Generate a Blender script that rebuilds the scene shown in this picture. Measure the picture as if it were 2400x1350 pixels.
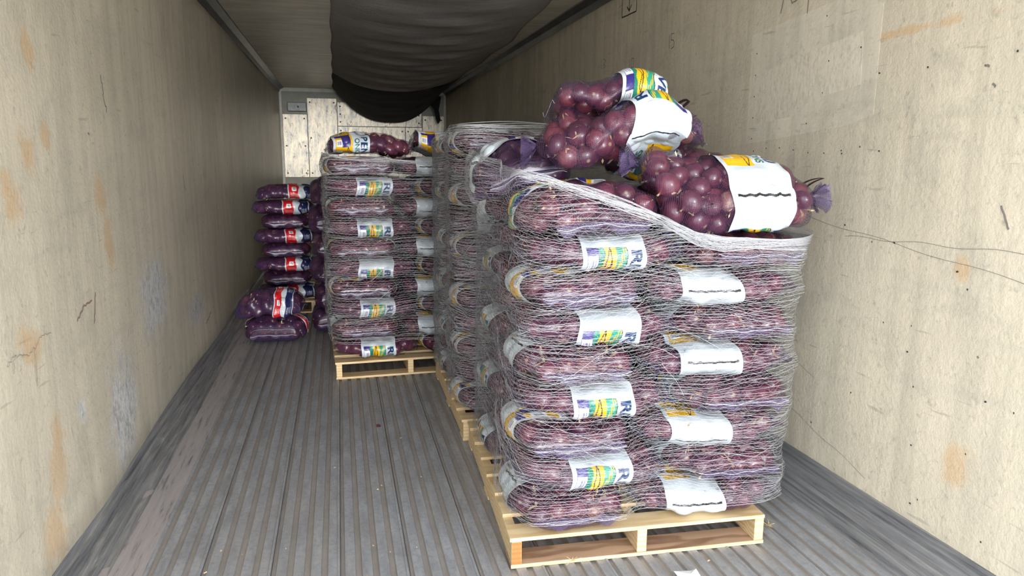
import bpy, math, random
import numpy as np
from mathutils import Vector, Matrix, Euler
from mathutils.bvhtree import BVHTree

scene = bpy.context.scene
COL = scene.collection
for o in list(bpy.data.objects):
    bpy.data.objects.remove(o)

# ------------------------------------------------------------------ camera, light, exposure
F_PX, YAW, PITCH, ROLL = 1672.57, 0.2367, 0.1779, 0.0062
cam_d = bpy.data.cameras.new('camera')
cam = bpy.data.objects.new('camera', cam_d)
COL.objects.link(cam)
cam_d.sensor_width = 36.0
cam_d.lens = F_PX / 2400 * 36
cam_d.clip_start = 0.05
fw = Vector((math.sin(YAW) * math.cos(PITCH), math.cos(YAW) * math.cos(PITCH), -math.sin(PITCH)))
rt = Vector((math.cos(YAW), -math.sin(YAW), 0))
up = rt.cross(fw)
c_, s_ = math.cos(ROLL), math.sin(ROLL)
rt, up = c_ * rt + s_ * up, -s_ * rt + c_ * up
m3 = Matrix((rt, up, -fw)).transposed()
cam.matrix_world = Matrix.Translation((-0.4287, 0, 1.21)) @ m3.to_4x4()
scene.camera = cam

scene.view_settings.view_transform = 'Standard'
scene.view_settings.look = 'None'
scene.view_settings.gamma = 1
scene.view_settings.use_curve_mapping = False
scene.view_settings.exposure = 0.2
scene.cycles.transparent_max_bounces = 24
scene.cycles.max_bounces = 10
scene.cycles.diffuse_bounces = 6

world = bpy.data.worlds.new('sky')
scene.world = world
world.use_nodes = True
wn = world.node_tree.nodes
wn['Background'].inputs[0].default_value = (0.86, 0.93, 1.0, 1)
wn['Background'].inputs[1].default_value = 5.8

sun_d = bpy.data.lights.new('hazy_sun', 'SUN')
sun_d.energy = 2.1
sun_d.angle = math.radians(13)
sun_d.color = (1.0, 0.98, 0.95)
sun = bpy.data.objects.new('hazy_sun', sun_d)
COL.objects.link(sun)
sun.rotation_euler = Vector((-0.07, 1.0, -0.07)).to_track_quat('-Z', 'Y').to_euler()
sun.location = (0, -6, 4)

RNG = np.random.default_rng(7)
random.seed(7)

# ------------------------------------------------------------------ helpers
def mesh_from(name, v, f, mat=None, smooth=True, uv=None):
    me = bpy.data.meshes.new(name)
    v = np.asarray(v, dtype=np.float64)
    if isinstance(f, np.ndarray):
        n, k = f.shape
        me.vertices.add(len(v)); me.vertices.foreach_set('co', v.astype(np.float32).ravel())
        me.loops.add(n * k); me.loops.foreach_set('vertex_index', f.astype(np.int32).ravel())
        me.polygons.add(n); me.polygons.foreach_set('loop_start', np.arange(0, n * k, k, dtype=np.int32))
        me.update(calc_edges=True)
    else:
        me.from_pydata([tuple(p) for p in v], [], [tuple(q) for q in f])
    if smooth:
        me.polygons.foreach_set('use_smooth', np.ones(len(me.polygons), dtype=bool))
    if uv is not None:
        lay = me.uv_layers.new(name='UVMap')
        idx = np.empty(len(me.loops), dtype=np.int32); me.loops.foreach_get('vertex_index', idx)
        lay.data.foreach_set('uv', np.asarray(uv, dtype=np.float32)[idx].ravel())
    if mat: me.materials.append(mat)
    me.update()
    return me

def link(name, me, parent=None, loc=None, rot=None):
    o = bpy.data.objects.new(name, me)
    COL.objects.link(o)
    if parent: o.parent = parent
    if loc is not None: o.location = loc
    if rot is not None: o.rotation_euler = rot
    return o

def tag(o, label=None, cat=None, group=None, kind=None):
    if label: o['label'] = label
    if cat: o['category'] = cat
    if group: o['group'] = group
    if kind: o['kind'] = kind
    return o

class MB:
    def __init__(s): s.v = []; s.f = []
    def box(s, x0, x1, y0, y1, z0, z1, jit=0):
        b = len(s.v)
        for x in (x0, x1):
            for y in (y0, y1):
                for z in (z0, z1):
                    s.v.append((x + random.uniform(-jit, jit), y + random.uniform(-jit, jit), z + random.uniform(-jit, jit)))
        for q in ((0,1,3,2),(4,6,7,5),(0,4,5,1),(2,3,7,6),(0,2,6,4),(1,5,7,3)):
            s.f.append(tuple(b + i for i in q))
        return s
    def prism(s, pts, axis, a0, a1):
        # pts polygon in the 2 remaining axes, extruded along axis
        b = len(s.v); n = len(pts)
        for a in (a0, a1):
            for p in pts:
                q = list(p); q.insert(axis, a); s.v.append(tuple(q))
        s.f.append(tuple(range(b + n - 1, b - 1, -1))); s.f.append(tuple(range(b + n, b + 2 * n)))
        for i in range(n):
            j = (i + 1) % n
            s.f.append((b + i, b + j, b + n + j, b + n + i))
        return s
    def build(s, name, mat, parent=None, bevel=0, smooth=False):
        me = mesh_from(name, s.v, s.f, mat, smooth=smooth)
        o = link(name, me, parent)
        if bevel:
            m = o.modifiers.new('bevel', 'BEVEL'); m.width = bevel; m.segments = 2; m.limit_method = 'ANGLE'
        return o

def tube_arrays(paths, radii, sides=3):
    """paths: list of (n,3) arrays; returns v,f arrays of tubes."""
    V = []; Fc = []; base = 0
    ang = np.arange(sides) * 2 * np.pi / sides
    for P, r in zip(paths, radii):
        P = np.asarray(P, float); n = len(P)
        if n < 2: continue
        T = np.gradient(P, axis=0); T /= np.linalg.norm(T, axis=1)[:, None] + 1e-9
        ref = np.where(np.abs(T[:, 2:3]) > 0.9, np.array([[1., 0, 0]]), np.array([[0, 0, 1.]]))
        A = np.cross(T, ref); A /= np.linalg.norm(A, axis=1)[:, None] + 1e-9
        B = np.cross(T, A)
        rr = np.broadcast_to(np.asarray(r, float), (n,))[:, None, None]
        ring = P[:, None, :] + rr * (np.cos(ang)[None, :, None] * A[:, None, :] + np.sin(ang)[None, :, None] * B[:, None, :])
        V.append(ring.reshape(-1, 3))
        i = np.arange(n - 1)[:, None] * sides; j = np.arange(sides)[None, :]; jn = (j + 1) % sides
        q = np.stack([i + j, i + jn, i + sides + jn, i + sides + j], -1).reshape(-1, 4) + base
        Fc.append(q); base += n * sides
    return np.concatenate(V), np.concatenate(Fc)

def rotz(a):
    c, s = math.cos(a), math.sin(a)
    return np.array([[c, -s, 0], [s, c, 0], [0, 0, 1]])

# ------------------------------------------------------------------ materials
def new_mat(name):
    m = bpy.data.materials.new(name); m.use_nodes = True
    nt = m.node_tree; b = nt.nodes['Principled BSDF']
    return m, nt, b

def N(nt, t, **kw):
    n = nt.nodes.new(t)
    for k, v in kw.items():
        if k.startswith('i_'): 
            key = k[2:]
            n.inputs[int(key) if key.isdigit() else key].default_value = v
        else: setattr(n, k, v)
    return n

def L(nt, a, b): nt.links.new(a, b)

def ramp(nt, fac, stops):
    r = nt.nodes.new('ShaderNodeValToRGB')
    e = r.color_ramp.elements
    while len(e) < len(stops): e.new(0.5)
    for k, (p, c) in enumerate(stops):
        e[k].position = p; e[k].color = (*c, 1) if len(c) == 3 else c
    L(nt, fac, r.inputs[0])
    return r.outputs[0]

def mapping(nt, scale=(1, 1, 1), src='Object', loc=(0, 0, 0), rot=(0, 0, 0)):
    tc = nt.nodes.new('ShaderNodeTexCoord'); mp = nt.nodes.new('ShaderNodeMapping')
    mp.inputs['Scale'].default_value = scale; mp.inputs['Location'].default_value = loc; mp.inputs['Rotation'].default_value = rot
    L(nt, tc.outputs[src], mp.inputs['Vector'])
    return mp.outputs[0]

def noise(nt, vec, scale, detail=4, rough=0.6, dist=0):
    n = nt.nodes.new('ShaderNodeTexNoise')
    n.inputs['Scale'].default_value = scale; n.inputs['Detail'].default_value = detail
    n.inputs['Roughness'].default_value = rough; n.inputs['Distortion'].default_value = dist
    L(nt, vec, n.inputs['Vector'])
    return n.outputs[0]

def mixc(nt, fac, a, b, mode='MIX'):
    m = nt.nodes.new('ShaderNodeMix'); m.data_type = 'RGBA'; m.blend_type = mode
    for sock, val in ((m.inputs[0], fac), (m.inputs[6], a), (m.inputs[7], b)):
        if isinstance(val, (int, float)): sock.default_value = val
        elif isinstance(val, tuple): sock.default_value = (*val, 1) if len(val) == 3 else val
        else: L(nt, val, sock)
    return m.outputs[2]

def math_(nt, op, a, b=0.0, c=0.0, clamp=False):
    m = nt.nodes.new('ShaderNodeMath'); m.operation = op; m.use_clamp = clamp
    for s, v in zip(m.inputs, (a, b, c)):
        if isinstance(v, (int, float)): s.default_value = v
        else: L(nt, v, s)
    return m.outputs[0]

def bump(nt, b, h, strength, dist=0.01):
    n = nt.nodes.new('ShaderNodeBump'); n.inputs['Strength'].default_value = strength; n.inputs['Distance'].default_value = dist
    L(nt, h, n.inputs['Height']); L(nt, n.outputs[0], b.inputs['Normal'])

def blob_mask(nt, spots, warp=0.35, nscale=6):
    """soft stains of their own shape at given object-space places: (x,y,z,rx,ry,rz)"""
    tc = nt.nodes.new('ShaderNodeTexCoord')
    nz = nt.nodes.new('ShaderNodeTexNoise'); nz.inputs['Scale'].default_value = nscale; nz.inputs['Detail'].default_value = 6
    nz.inputs['Roughness'].default_value = 0.7
    L(nt, tc.outputs['Object'], nz.inputs['Vector'])
    total = None
    for (x, y, z, rx, ry, rz) in spots:
        mp = nt.nodes.new('ShaderNodeMapping'); mp.vector_type = 'TEXTURE'
        mp.inputs['Location'].default_value = (x, y, z); mp.inputs['Scale'].default_value = (rx, ry, rz)
        L(nt, tc.outputs['Object'], mp.inputs['Vector'])
        ln = nt.nodes.new('ShaderNodeVectorMath'); ln.operation = 'LENGTH'; L(nt, mp.outputs[0], ln.inputs[0])
        d = math_(nt, 'SUBTRACT', 1.0, ln.outputs['Value'], clamp=True)
        total = d if total is None else math_(nt, 'MAXIMUM', total, d)
    w = math_(nt, 'SUBTRACT', nz.outputs[0], 0.5)
    t = math_(nt, 'MULTIPLY_ADD', w, warp * 4, total)
    t = math_(nt, 'MULTIPLY', t, math_(nt, 'GREATER_THAN', total, 0.0))
    mr = nt.nodes.new('ShaderNodeMapRange'); mr.inputs[1].default_value = 0.15; mr.inputs[2].default_value = 0.75
    mr.interpolation_type = 'SMOOTHSTEP'
    L(nt, t, mr.inputs[0])
    return mr.outputs[0]

def wall_material(name, orange, scraped, base=(0.74, 0.65, 0.50), streaks=True, bumpy=0.15, rough=0.42):
    m, nt, b = new_mat(name)
    big = noise(nt, mapping(nt, (1, 0.9, 0.5)), 1.6, 5, 0.6)
    col = ramp(nt, big, [(0.3, tuple(x * 0.82 for x in base)), (0.55, base), (0.75, (base[0] * 1.1, base[1] * 1.1, base[2] * 1.06))])
    st = noise(nt, mapping(nt, (1, 7, 0.55)), 2.2, 6, 0.65)
    col = mixc(nt, ramp(nt, st, [(0.42, (0, 0, 0)), (0.72, (0.42, 0.42, 0.42))]), col, (0.36, 0.33, 0.25))
    if streaks:
        hs = noise(nt, mapping(nt, (1, 0.7, 5)), 3.1, 5, 0.6)
        col = mixc(nt, ramp(nt, hs, [(0.56, (0, 0, 0)), (0.8, (0.35, 0.35, 0.35))]), col, (0.40, 0.38, 0.32))
    sp = noise(nt, mapping(nt), 38, 3, 0.7)
    col = mixc(nt, ramp(nt, sp, [(0.58, (0, 0, 0)), (0.78, (0.55, 0.55, 0.55))]), col, (0.27, 0.25, 0.20))
    bl = noise(nt, mapping(nt, loc=(3, 5, 7)), 4.5, 8, 0.75)
    col = mixc(nt, ramp(nt, bl, [(0.52, (0, 0, 0)), (0.72, (0.5, 0.5, 0.5))]), col, (0.38, 0.35, 0.29))
    sc = noise(nt, mapping(nt, (1, 1.1, 12), rot=(0.45, 0, 0)), 5.0, 2, 0.5)
    col = mixc(nt, ramp(nt, sc, [(0.70, (0, 0, 0)), (0.74, (0.35, 0.35, 0.35))]), col, (0.24, 0.22, 0.19))
    if orange:
        col = mixc(nt, math_(nt, 'MULTIPLY', blob_mask(nt, orange, 0.6, 11), 0.42), col, (0.66, 0.36, 0.12))
    if scraped:
        k = blob_mask(nt, scraped, 0.4, 14)
        cl = ramp(nt, noise(nt, mapping(nt, (1, 3, 1.5)), 18, 5, 0.8), [(0.38, (0.27, 0.275, 0.30)), (0.45, (0.55, 0.55, 0.54)), (0.6, (0.80, 0.79, 0.76))])
        col = mixc(nt, math_(nt, 'MULTIPLY', k, 0.85), col, cl)
    L(nt, col, b.inputs['Base Color'])
    b.inputs['Roughness'].default_value = rough
    b.inputs['Specular IOR Level'].default_value = 0.4
    bump(nt, b, math_(nt, 'ADD', noise(nt, mapping(nt), 70, 3, 0.6), math_(nt, 'MULTIPLY', noise(nt, mapping(nt, (1, 1, 0.3)), 3, 2, 0.5), 1.5)), bumpy, 0.012)
    return m

M = {}
M['wall_left'] = wall_material('scuffed_beige_panel_left',
    [(-1.25, 2.79, 1.07, .3, .10, .10), (-1.25, 2.84, 0.90, .3, .09, .16), (-1.25, 2.22, 1.23, .3, .07, .08), (-1.25, 2.35, 1.27, .3, .05, .07), (-1.25, 2.09, 1.10, .3, .08, .10),
     (-1.25, 2.2, 0.35, .3, .10, .16), (-1.25, 2.10, 0.72, .3, .10, .10), (-1.25, 2.72, 0.22, .3, .04, .07), (-1.25, 2.3, 1.5, .3, .06, .08), (-1.25, 2.12, 0.15, .3, .12, .12)],
    [(-1.25, 3.42, 0.60, .3, .38, .30), (-1.25, 2.83, 0.28, .3, .28, .36), (-1.25, 4.35, 0.35, .3, .35, .14), (-1.25, 2.42, 0.42, .3, .06, .06)])
M['wall_right'] = wall_material('scuffed_beige_panel_right',
    [(1.25, 3.05, 0.72, .3, .14, .09), (1.25, 1.92, 1.60, .3, .42, .022), (1.25, 2.14, 1.55, .3, .14, .018), (1.25, 1.55, .36, .3, .10, .08), (1.25, 2.5, 0.3, .3, .06, .2), (1.25, 1.62, 0.93, .3, .05, .06)],
    [], bumpy=0.24, rough=0.6)

def simple(name, col, rough=0.5, metal=0.0, nz=None, bmp=0, spec=0.5):
    m, nt, b = new_mat(name)
    b.inputs['Roughness'].default_value = rough; b.inputs['Metallic'].default_value = metal
    b.inputs['Specular IOR Level'].default_value = spec
    if nz:
        n_ = noise(nt, mapping(nt, nz[1]), nz[0], 5, 0.6)
        L(nt, ramp(nt, n_, [(0.3, tuple(c * (1 - nz[2]) for c in col)), (0.7, tuple(min(1, c * (1 + nz[2])) for c in col))]), b.inputs['Base Color'])
        if bmp: bump(nt, b, n_, bmp)
    else:
        b.inputs['Base Color'].default_value = (*col, 1)
    return m

M['ceiling'] = simple('grimy_ceiling_panel', (0.68, 0.62, 0.52), 0.4, 0, (3.0, (1, 4, 1), 0.22), 0.3)
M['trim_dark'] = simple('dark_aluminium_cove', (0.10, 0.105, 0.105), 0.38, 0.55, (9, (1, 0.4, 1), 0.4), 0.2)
M['trim_white'] = simple('white_frame_paint', (0.62, 0.61, 0.55), 0.5, 0, (8, (1, 1, 1), 0.15))
M['bulkhead'] = simple('grey_green_bulkhead', (0.30, 0.30, 0.25), 0.5, 0, (4, (1, 1, 1), 0.2))
M['wood'] = None

def wood(name, light, dark, knot=1.0):
    m, nt, b = new_mat(name)
    mp = mapping(nt, (1, 1, 1))
    ri = nt.nodes.new('ShaderNodeNewGeometry')
    w = nt.nodes.new('ShaderNodeTexWave'); w.wave_type = 'BANDS'; w.bands_direction = 'Z'
    w.inputs['Scale'].default_value = 20; w.inputs['Distortion'].default_value = 11; w.inputs['Detail'].default_value = 2.5
    w.inputs['Detail Scale'].default_value = 0.7
    mp2 = mapping(nt, (0.16, 0.9, 1.0)); L(nt, mp2, w.inputs['Vector'])
    col = ramp(nt, w.outputs['Fac'], [(0.15, dark), (0.6, light)])
    col = mixc(nt, ramp(nt, noise(nt, mp, 5, 4), [(0.35, (0, 0, 0)), (0.7, (0.5, 0.5, 0.5))]), col, tuple(c * 1.15 for c in light))
    L(nt, col, b.inputs['Base Color']); b.inputs['Roughness'].default_value = 0.7
    bump(nt, b, w.outputs['Fac'], 0.2, 0.002)
    return m
M['pine'] = wood('raw_pine', (0.66, 0.50, 0.29), (0.55, 0.37, 0.18))
M['oak'] = wood('brown_grained_board', (0.42, 0.27, 0.17), (0.22, 0.12, 0.07))
M['orange_wood'] = wood('orange_cut_end', (0.46, 0.16, 0.04), (0.38, 0.12, 0.03))

# aluminium T floor
m, nt, b = new_mat('worn_aluminium_floor')
n1 = noise(nt, mapping(nt, (1, 0.25, 1)), 22, 6, 0.7)
n2 = noise(nt, mapping(nt, (1, 1, 1)), 55, 4, 0.7)
n3 = noise(nt, mapping(nt, (1, 0.6, 1)), 2.5, 4, 0.6)
c = ramp(nt, n1, [(0.3, (0.23, 0.235, 0.25)), (0.6, (0.36, 0.365, 0.385)), (0.8, (0.50, 0.50, 0.51))])
c = mixc(nt, ramp(nt, n2, [(0.5, (0, 0, 0)), (0.75, (0.45, 0.45, 0.45))]), c, (0.16, 0.16, 0.16))
c = mixc(nt, ramp(nt, n3, [(0.45, (0, 0, 0)), (0.7, (0.35, 0.35, 0.35))]), c, (0.33, 0.29, 0.26))
sep = N(nt, 'ShaderNodeSeparateXYZ'); tc = N(nt, 'ShaderNodeTexCoord'); L(nt, tc.outputs['Object'], sep.inputs[0])
low = math_(nt, 'LESS_THAN', sep.outputs['Z'], -0.0025)
c = mixc(nt, math_(nt, 'MULTIPLY', low, 0.75), c, mixc(nt, n1, (0.27, 0.235, 0.205), (0.42, 0.37, 0.33)))
L(nt, c, b.inputs['Base Color']); b.inputs['Metallic'].default_value = 0.25
L(nt, ramp(nt, n2, [(0.3, (0.42, 0.42, 0.42)), (0.7, (0.62, 0.62, 0.62))]), b.inputs['Roughness'])
bump(nt, b, n2, 0.15, 0.004)
M['floor'] = m
m, nt, b = new_mat('battered_kerb_aluminium')
n1 = noise(nt, mapping(nt, (9, 0.3, 9)), 6, 6, 0.72, 0.25)
c = ramp(nt, n1, [(0.30, (0.08, 0.085, 0.095)), (0.46, (0.24, 0.24, 0.25)), (0.62, (0.38, 0.37, 0.36)), (0.8, (0.62, 0.60, 0.57))])
L(nt, c, b.inputs['Base Color']); b.inputs['Metallic'].default_value = 0.4; b.inputs['Roughness'].default_value = 0.45
bump(nt, b, noise(nt, mapping(nt, (1, 0.5, 1)), 16, 4), 0.6, 0.01)
M['kerb'] = m
m, nt, b = new_mat('pinkish_scuffed_edge_band')
n1 = noise(nt, mapping(nt, (5, 0.35, 1)), 12, 6, 0.7)
c = ramp(nt, n1, [(0.33, (0.14, 0.14, 0.15)), (0.44, (0.36, 0.325, 0.325)), (0.7, (0.44, 0.39, 0.385))])
L(nt, c, b.inputs['Base Color']); b.inputs['Metallic'].default_value = 0.2; b.inputs['Roughness'].default_value = 0.55
M['band'] = m

# patched metal sheets on the bulkhead
m, nt, b = new_mat('scraped_galvanised_sheet')
n1 = noise(nt, mapping(nt, (2.2, 1, .9)), 5, 7, 0.75)
n2 = noise(nt, mapping(nt, (3, 1, .8)), 7, 6, 0.75, 0.8)
c = ramp(nt, n1, [(0.33, (0.25, 0.25, 0.25)), (0.42, (0.60, 0.58, 0.54)), (0.56, (0.90, 0.80, 0.62)), (0.68, (0.98, 0.96, 0.90))])
c = mixc(nt, ramp(nt, n2, [(0.57, (0, 0, 0)), (0.64, (0.85, 0.85, 0.85))]), c, (0.07, 0.06, 0.055))
L(nt, c, b.inputs['Base Color']); b.inputs['Metallic'].default_value = 0.35; b.inputs['Roughness'].default_value = 0.42
bump(nt, b, n1, 0.4, 0.01)
M['sheet'] = m

m, nt, b = new_mat('grey_canvas_air_duct')
n1 = noise(nt, mapping(nt, (1, 5, 1)), 5, 6, 0.7)
n2 = noise(nt, mapping(nt), 70, 2, 0.6)
c = ramp(nt, n1, [(0.3, (0.30, 0.28, 0.275)), (0.6, (0.40, 0.375, 0.36)), (0.8, (0.48, 0.45, 0.44))])
L(nt, c, b.inputs['Base Color']); b.inputs['Roughness'].default_value = 0.85
bump(nt, b, math_(nt, 'ADD', n1, math_(nt, 'MULTIPLY', n2, 0.3)), 0.5, 0.02)
M['canvas'] = m
M['black_cloth'] = simple('black_duct_lining', (0.012, 0.010, 0.010), 0.9, 0, (6, (1, 1, 1), 0.3))
M['ground'] = simple('concrete_apron', (0.45, 0.43, 0.40), 0.9, 0, (2, (1, 1, 1), 0.1))
M['shell'] = simple('container_shell_paint', (0.6, 0.6, 0.58), 0.5)
M['ink'] = simple('faded_marker_ink', (0.05, 0.045, 0.045), 0.7)
M['ink_soft'] = simple('worn_pencil_ink', (0.22, 0.20, 0.17), 0.7)
M['rivet'] = simple('dark_rivet', (0.05, 0.05, 0.05), 0.5, 0.5)
M['rust'] = simple('dark_rust_strip', (0.10, 0.06, 0.045), 0.7)
M['paper'] = simple('white_scrap_paper', (0.80, 0.81, 0.84), 0.5)
m, nt, b = new_mat('roughened_repair_patch')
n1 = noise(nt, mapping(nt, (1, 6, 2.2)), 14, 7, 0.8, 0.5)
c = ramp(nt, n1, [(0.3, (0.50, 0.43, 0.32)), (0.5, (0.76, 0.68, 0.54)), (0.7, (0.86, 0.79, 0.66))])
L(nt, c, b.inputs['Base Color']); b.inputs['Roughness'].default_value = 0.7
bump(nt, b, n1, .35, 0.006)
M['patch_rough'] = m
M['patch_flat'] = wall_material('smooth_repair_patch', [], [], base=(0.80, 0.72, 0.575), bumpy=.12, rough=.5)

# onion skin
def onion_mat():
    m, nt, b = new_mat('red_onion_skin')
    uv = N(nt, 'ShaderNodeUVMap'); sp = N(nt, 'ShaderNodeSeparateXYZ'); L(nt, uv.outputs[0], sp.inputs[0])
    geo = N(nt, 'ShaderNodeNewGeometry'); oi = N(nt, 'ShaderNodeObjectInfo')
    rnd = math_(nt, 'FRACT', math_(nt, 'ADD', geo.outputs['Random Per Island'], math_(nt, 'MULTIPLY', oi.outputs['Random'], 7.31)))
    comb = N(nt, 'ShaderNodeCombineXYZ')
    L(nt, math_(nt, 'MULTIPLY', sp.outputs[0], 26.0), comb.inputs[0]); L(nt, math_(nt, 'MULTIPLY', sp.outputs[1], 1.6), comb.inputs[1]); L(nt, math_(nt, 'MULTIPLY', rnd, 40.0), comb.inputs[2])
    st = noise(nt, comb.outputs[0], 1.0, 4, 0.6)
    body = ramp(nt, st, [(0.25, (0.050, 0.008, 0.016)), (0.5, (0.115, 0.018, 0.032)), (0.75, (0.215, 0.048, 0.065))])
    tint = ramp(nt, rnd, [(0.0, (0.62, 0.55, 0.75)), (0.35, (0.95, 0.9, 0.9)), (0.75, (1.35, 1.2, 1.1)), (0.93, (1.5, 1.6, 1.3)), (0.96, (1.6, 3.0, 1.9)), (1.0, (2.2, 5.5, 2.6))])
    col = mixc(nt, 1.0, body, tint, 'MULTIPLY')
    v = sp.outputs[1]
    tip = math_(nt, 'ADD', ramp_f(nt, v, 0.90, 0.985), ramp_f(nt, v, 0.06, 0.01), clamp=True)
    col = mixc(nt, tip, col, (0.50, 0.38, 0.22))
    pl = noise(nt, mapping(nt), 30, 3, 0.6)
    col = mixc(nt, ramp(nt, pl, [(0.66, (0, 0, 0)), (0.70, (0.6, 0.6, 0.6))]), col, (0.48, 0.28, 0.20))
    L(nt, col, b.inputs['Base Color'])
    b.inputs['Roughness'].default_value = 0.30
    b.inputs['Specular IOR Level'].default_value = 0.75
    b.inputs['Coat Weight'].default_value = 0.25; b.inputs['Coat Roughness'].default_value = 0.2
    return m
def ramp_f(nt, v, a, b_):
    mr = nt.nodes.new('ShaderNodeMapRange'); mr.inputs[1].default_value = a; mr.inputs[2].default_value = b_
    mr.clamp = True; L(nt, v, mr.inputs[0]); return mr.outputs[0]
M['onion'] = onion_mat()
M['dry'] = simple('dry_onion_skin', (0.50, 0.36, 0.20), 0.6, 0, (60, (1, 1, 1), 0.3))

def net_mat(name, col, pitch, cover, gloss=0.35, film=0.06, alpha_col=None):
    m, nt, b = new_mat(name)
    uv = N(nt, 'ShaderNodeUVMap'); sp = N(nt, 'ShaderNodeSeparateXYZ')
    nz = noise(nt, mapping(nt), 25, 2, 0.5)
    L(nt, uv.outputs[0], sp.inputs[0])
    lines = []
    for k in (0, 1):
        t = math_(nt, 'MULTIPLY_ADD', nz, 0.8, math_(nt, 'DIVIDE', sp.outputs[k], pitch))
        f = math_(nt, 'ABSOLUTE', math_(nt, 'SUBTRACT', math_(nt, 'FRACT', t), 0.5))
        lines.append(math_(nt, 'LESS_THAN', f, cover / 2))
    line = math_(nt, 'MAXIMUM', lines[0], lines[1])
    fac = math_(nt, 'MULTIPLY_ADD', line, 1 - film, film)
    b.inputs['Base Color'].default_value = (*col, 1)
    b.inputs['Roughness'].default_value = gloss
    tr = N(nt, 'ShaderNodeBsdfTransparent')
    mx = N(nt, 'ShaderNodeMixShader'); out = nt.nodes['Material Output']
    L(nt, fac, mx.inputs[0]); L(nt, tr.outputs[0], mx.inputs[1]); L(nt, b.outputs[0], mx.inputs[2]); L(nt, mx.outputs[0], out.inputs[0])
    return m
M['sack'] = net_mat('purple_net_sack', (0.075, 0.035, 0.080), 0.0044, 0.17, 0.3, 0.03)
M['sack_dark'] = net_mat('dark_violet_net_sack', (0.045, 0.025, 0.075), 0.0042, 0.30, 0.3, 0.14)
M['seam'] = net_mat('folded_violet_seam', (0.075, 0.050, 0.115), 0.0035, 0.34, 0.3, 0.16)
M['cord'] = simple('white_stitching_cord', (0.72, 0.70, 0.70), 0.5)
M['strap'] = simple('brown_carry_strap', (0.035, 0.018, 0.02), 0.3)
m, nt, b = new_mat('clear_white_net_wrap')
b.inputs['Base Color'].default_value = (0.58, 0.58, 0.60, 1); b.inputs['Roughness'].default_value = 0.2
b.inputs['Specular IOR Level'].default_value = 0.8; b.inputs['Alpha'].default_value = 0.85
M['wrap'] = m
m, nt, b = new_mat('printed_woven_band')
at = N(nt, 'ShaderNodeAttribute'); at.attribute_name = 'print'
L(nt, at.outputs['Color'], b.inputs['Base Color']); b.inputs['Roughness'].default_value = 0.33
wv = noise(nt, mapping(nt), 45, 2, 0.5)
bump(nt, b, wv, 0.35, 0.006)
M['label'] = m

# ------------------------------------------------------------------ print art (numpy raster)
def text_mask(body, h_px, extra=0.02, spacing=1.0):
    cu = bpy.data.curves.new('t', 'FONT'); cu.body = body; cu.size = 1; cu.offset = extra; cu.space_character = spacing
    o = bpy.data.objects.new('t', cu); COL.objects.link(o)
    dg = bpy.context.evaluated_depsgraph_get(); me = bpy.data.meshes.new_from_object(o.evaluated_get(dg))
    me.calc_loop_triangles()
    V = np.array([v.co[:2] for v in me.vertices]); T = np.array([t.vertices[:] for t in me.loop_triangles])
    bpy.data.objects.remove(o); bpy.data.curves.remove(cu); bpy.data.meshes.remove(me)
    mn, mx = V.min(0), V.max(0); s = h_px / (mx[1] - mn[1])
    V = (V - mn) * s; Wp = int(math.ceil((mx[0] - mn[0]) * s)) + 1; Hp = int(h_px) + 1
    img = np.zeros((Hp, Wp), bool)
    for a, b_, c in V[T]:
        x0, x1 = int(min(a[0], b_[0], c[0])), int(max(a[0], b_[0], c[0])) + 1
        y0, y1 = int(min(a[1], b_[1], c[1])), int(max(a[1], b_[1], c[1])) + 1
        X, Y = np.meshgrid(np.arange(x0, min(x1 + 1, Wp)) + .5, np.arange(y0, min(y1 + 1, Hp)) + .5)
        def e(p, q): return (q[0] - p[0]) * (Y - p[1]) - (q[1] - p[1]) * (X - p[0])
        e1, e2, e3 = e(a, b_), e(b_, c), e(c, a)
        ins = ((e1 >= 0) & (e2 >= 0) & (e3 >= 0)) | ((e1 <= 0) & (e2 <= 0) & (e3 <= 0))
        img[y0:y0 + ins.shape[0], x0:x0 + ins.shape[1]] |= ins
    return img   # [y up][x]

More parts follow.
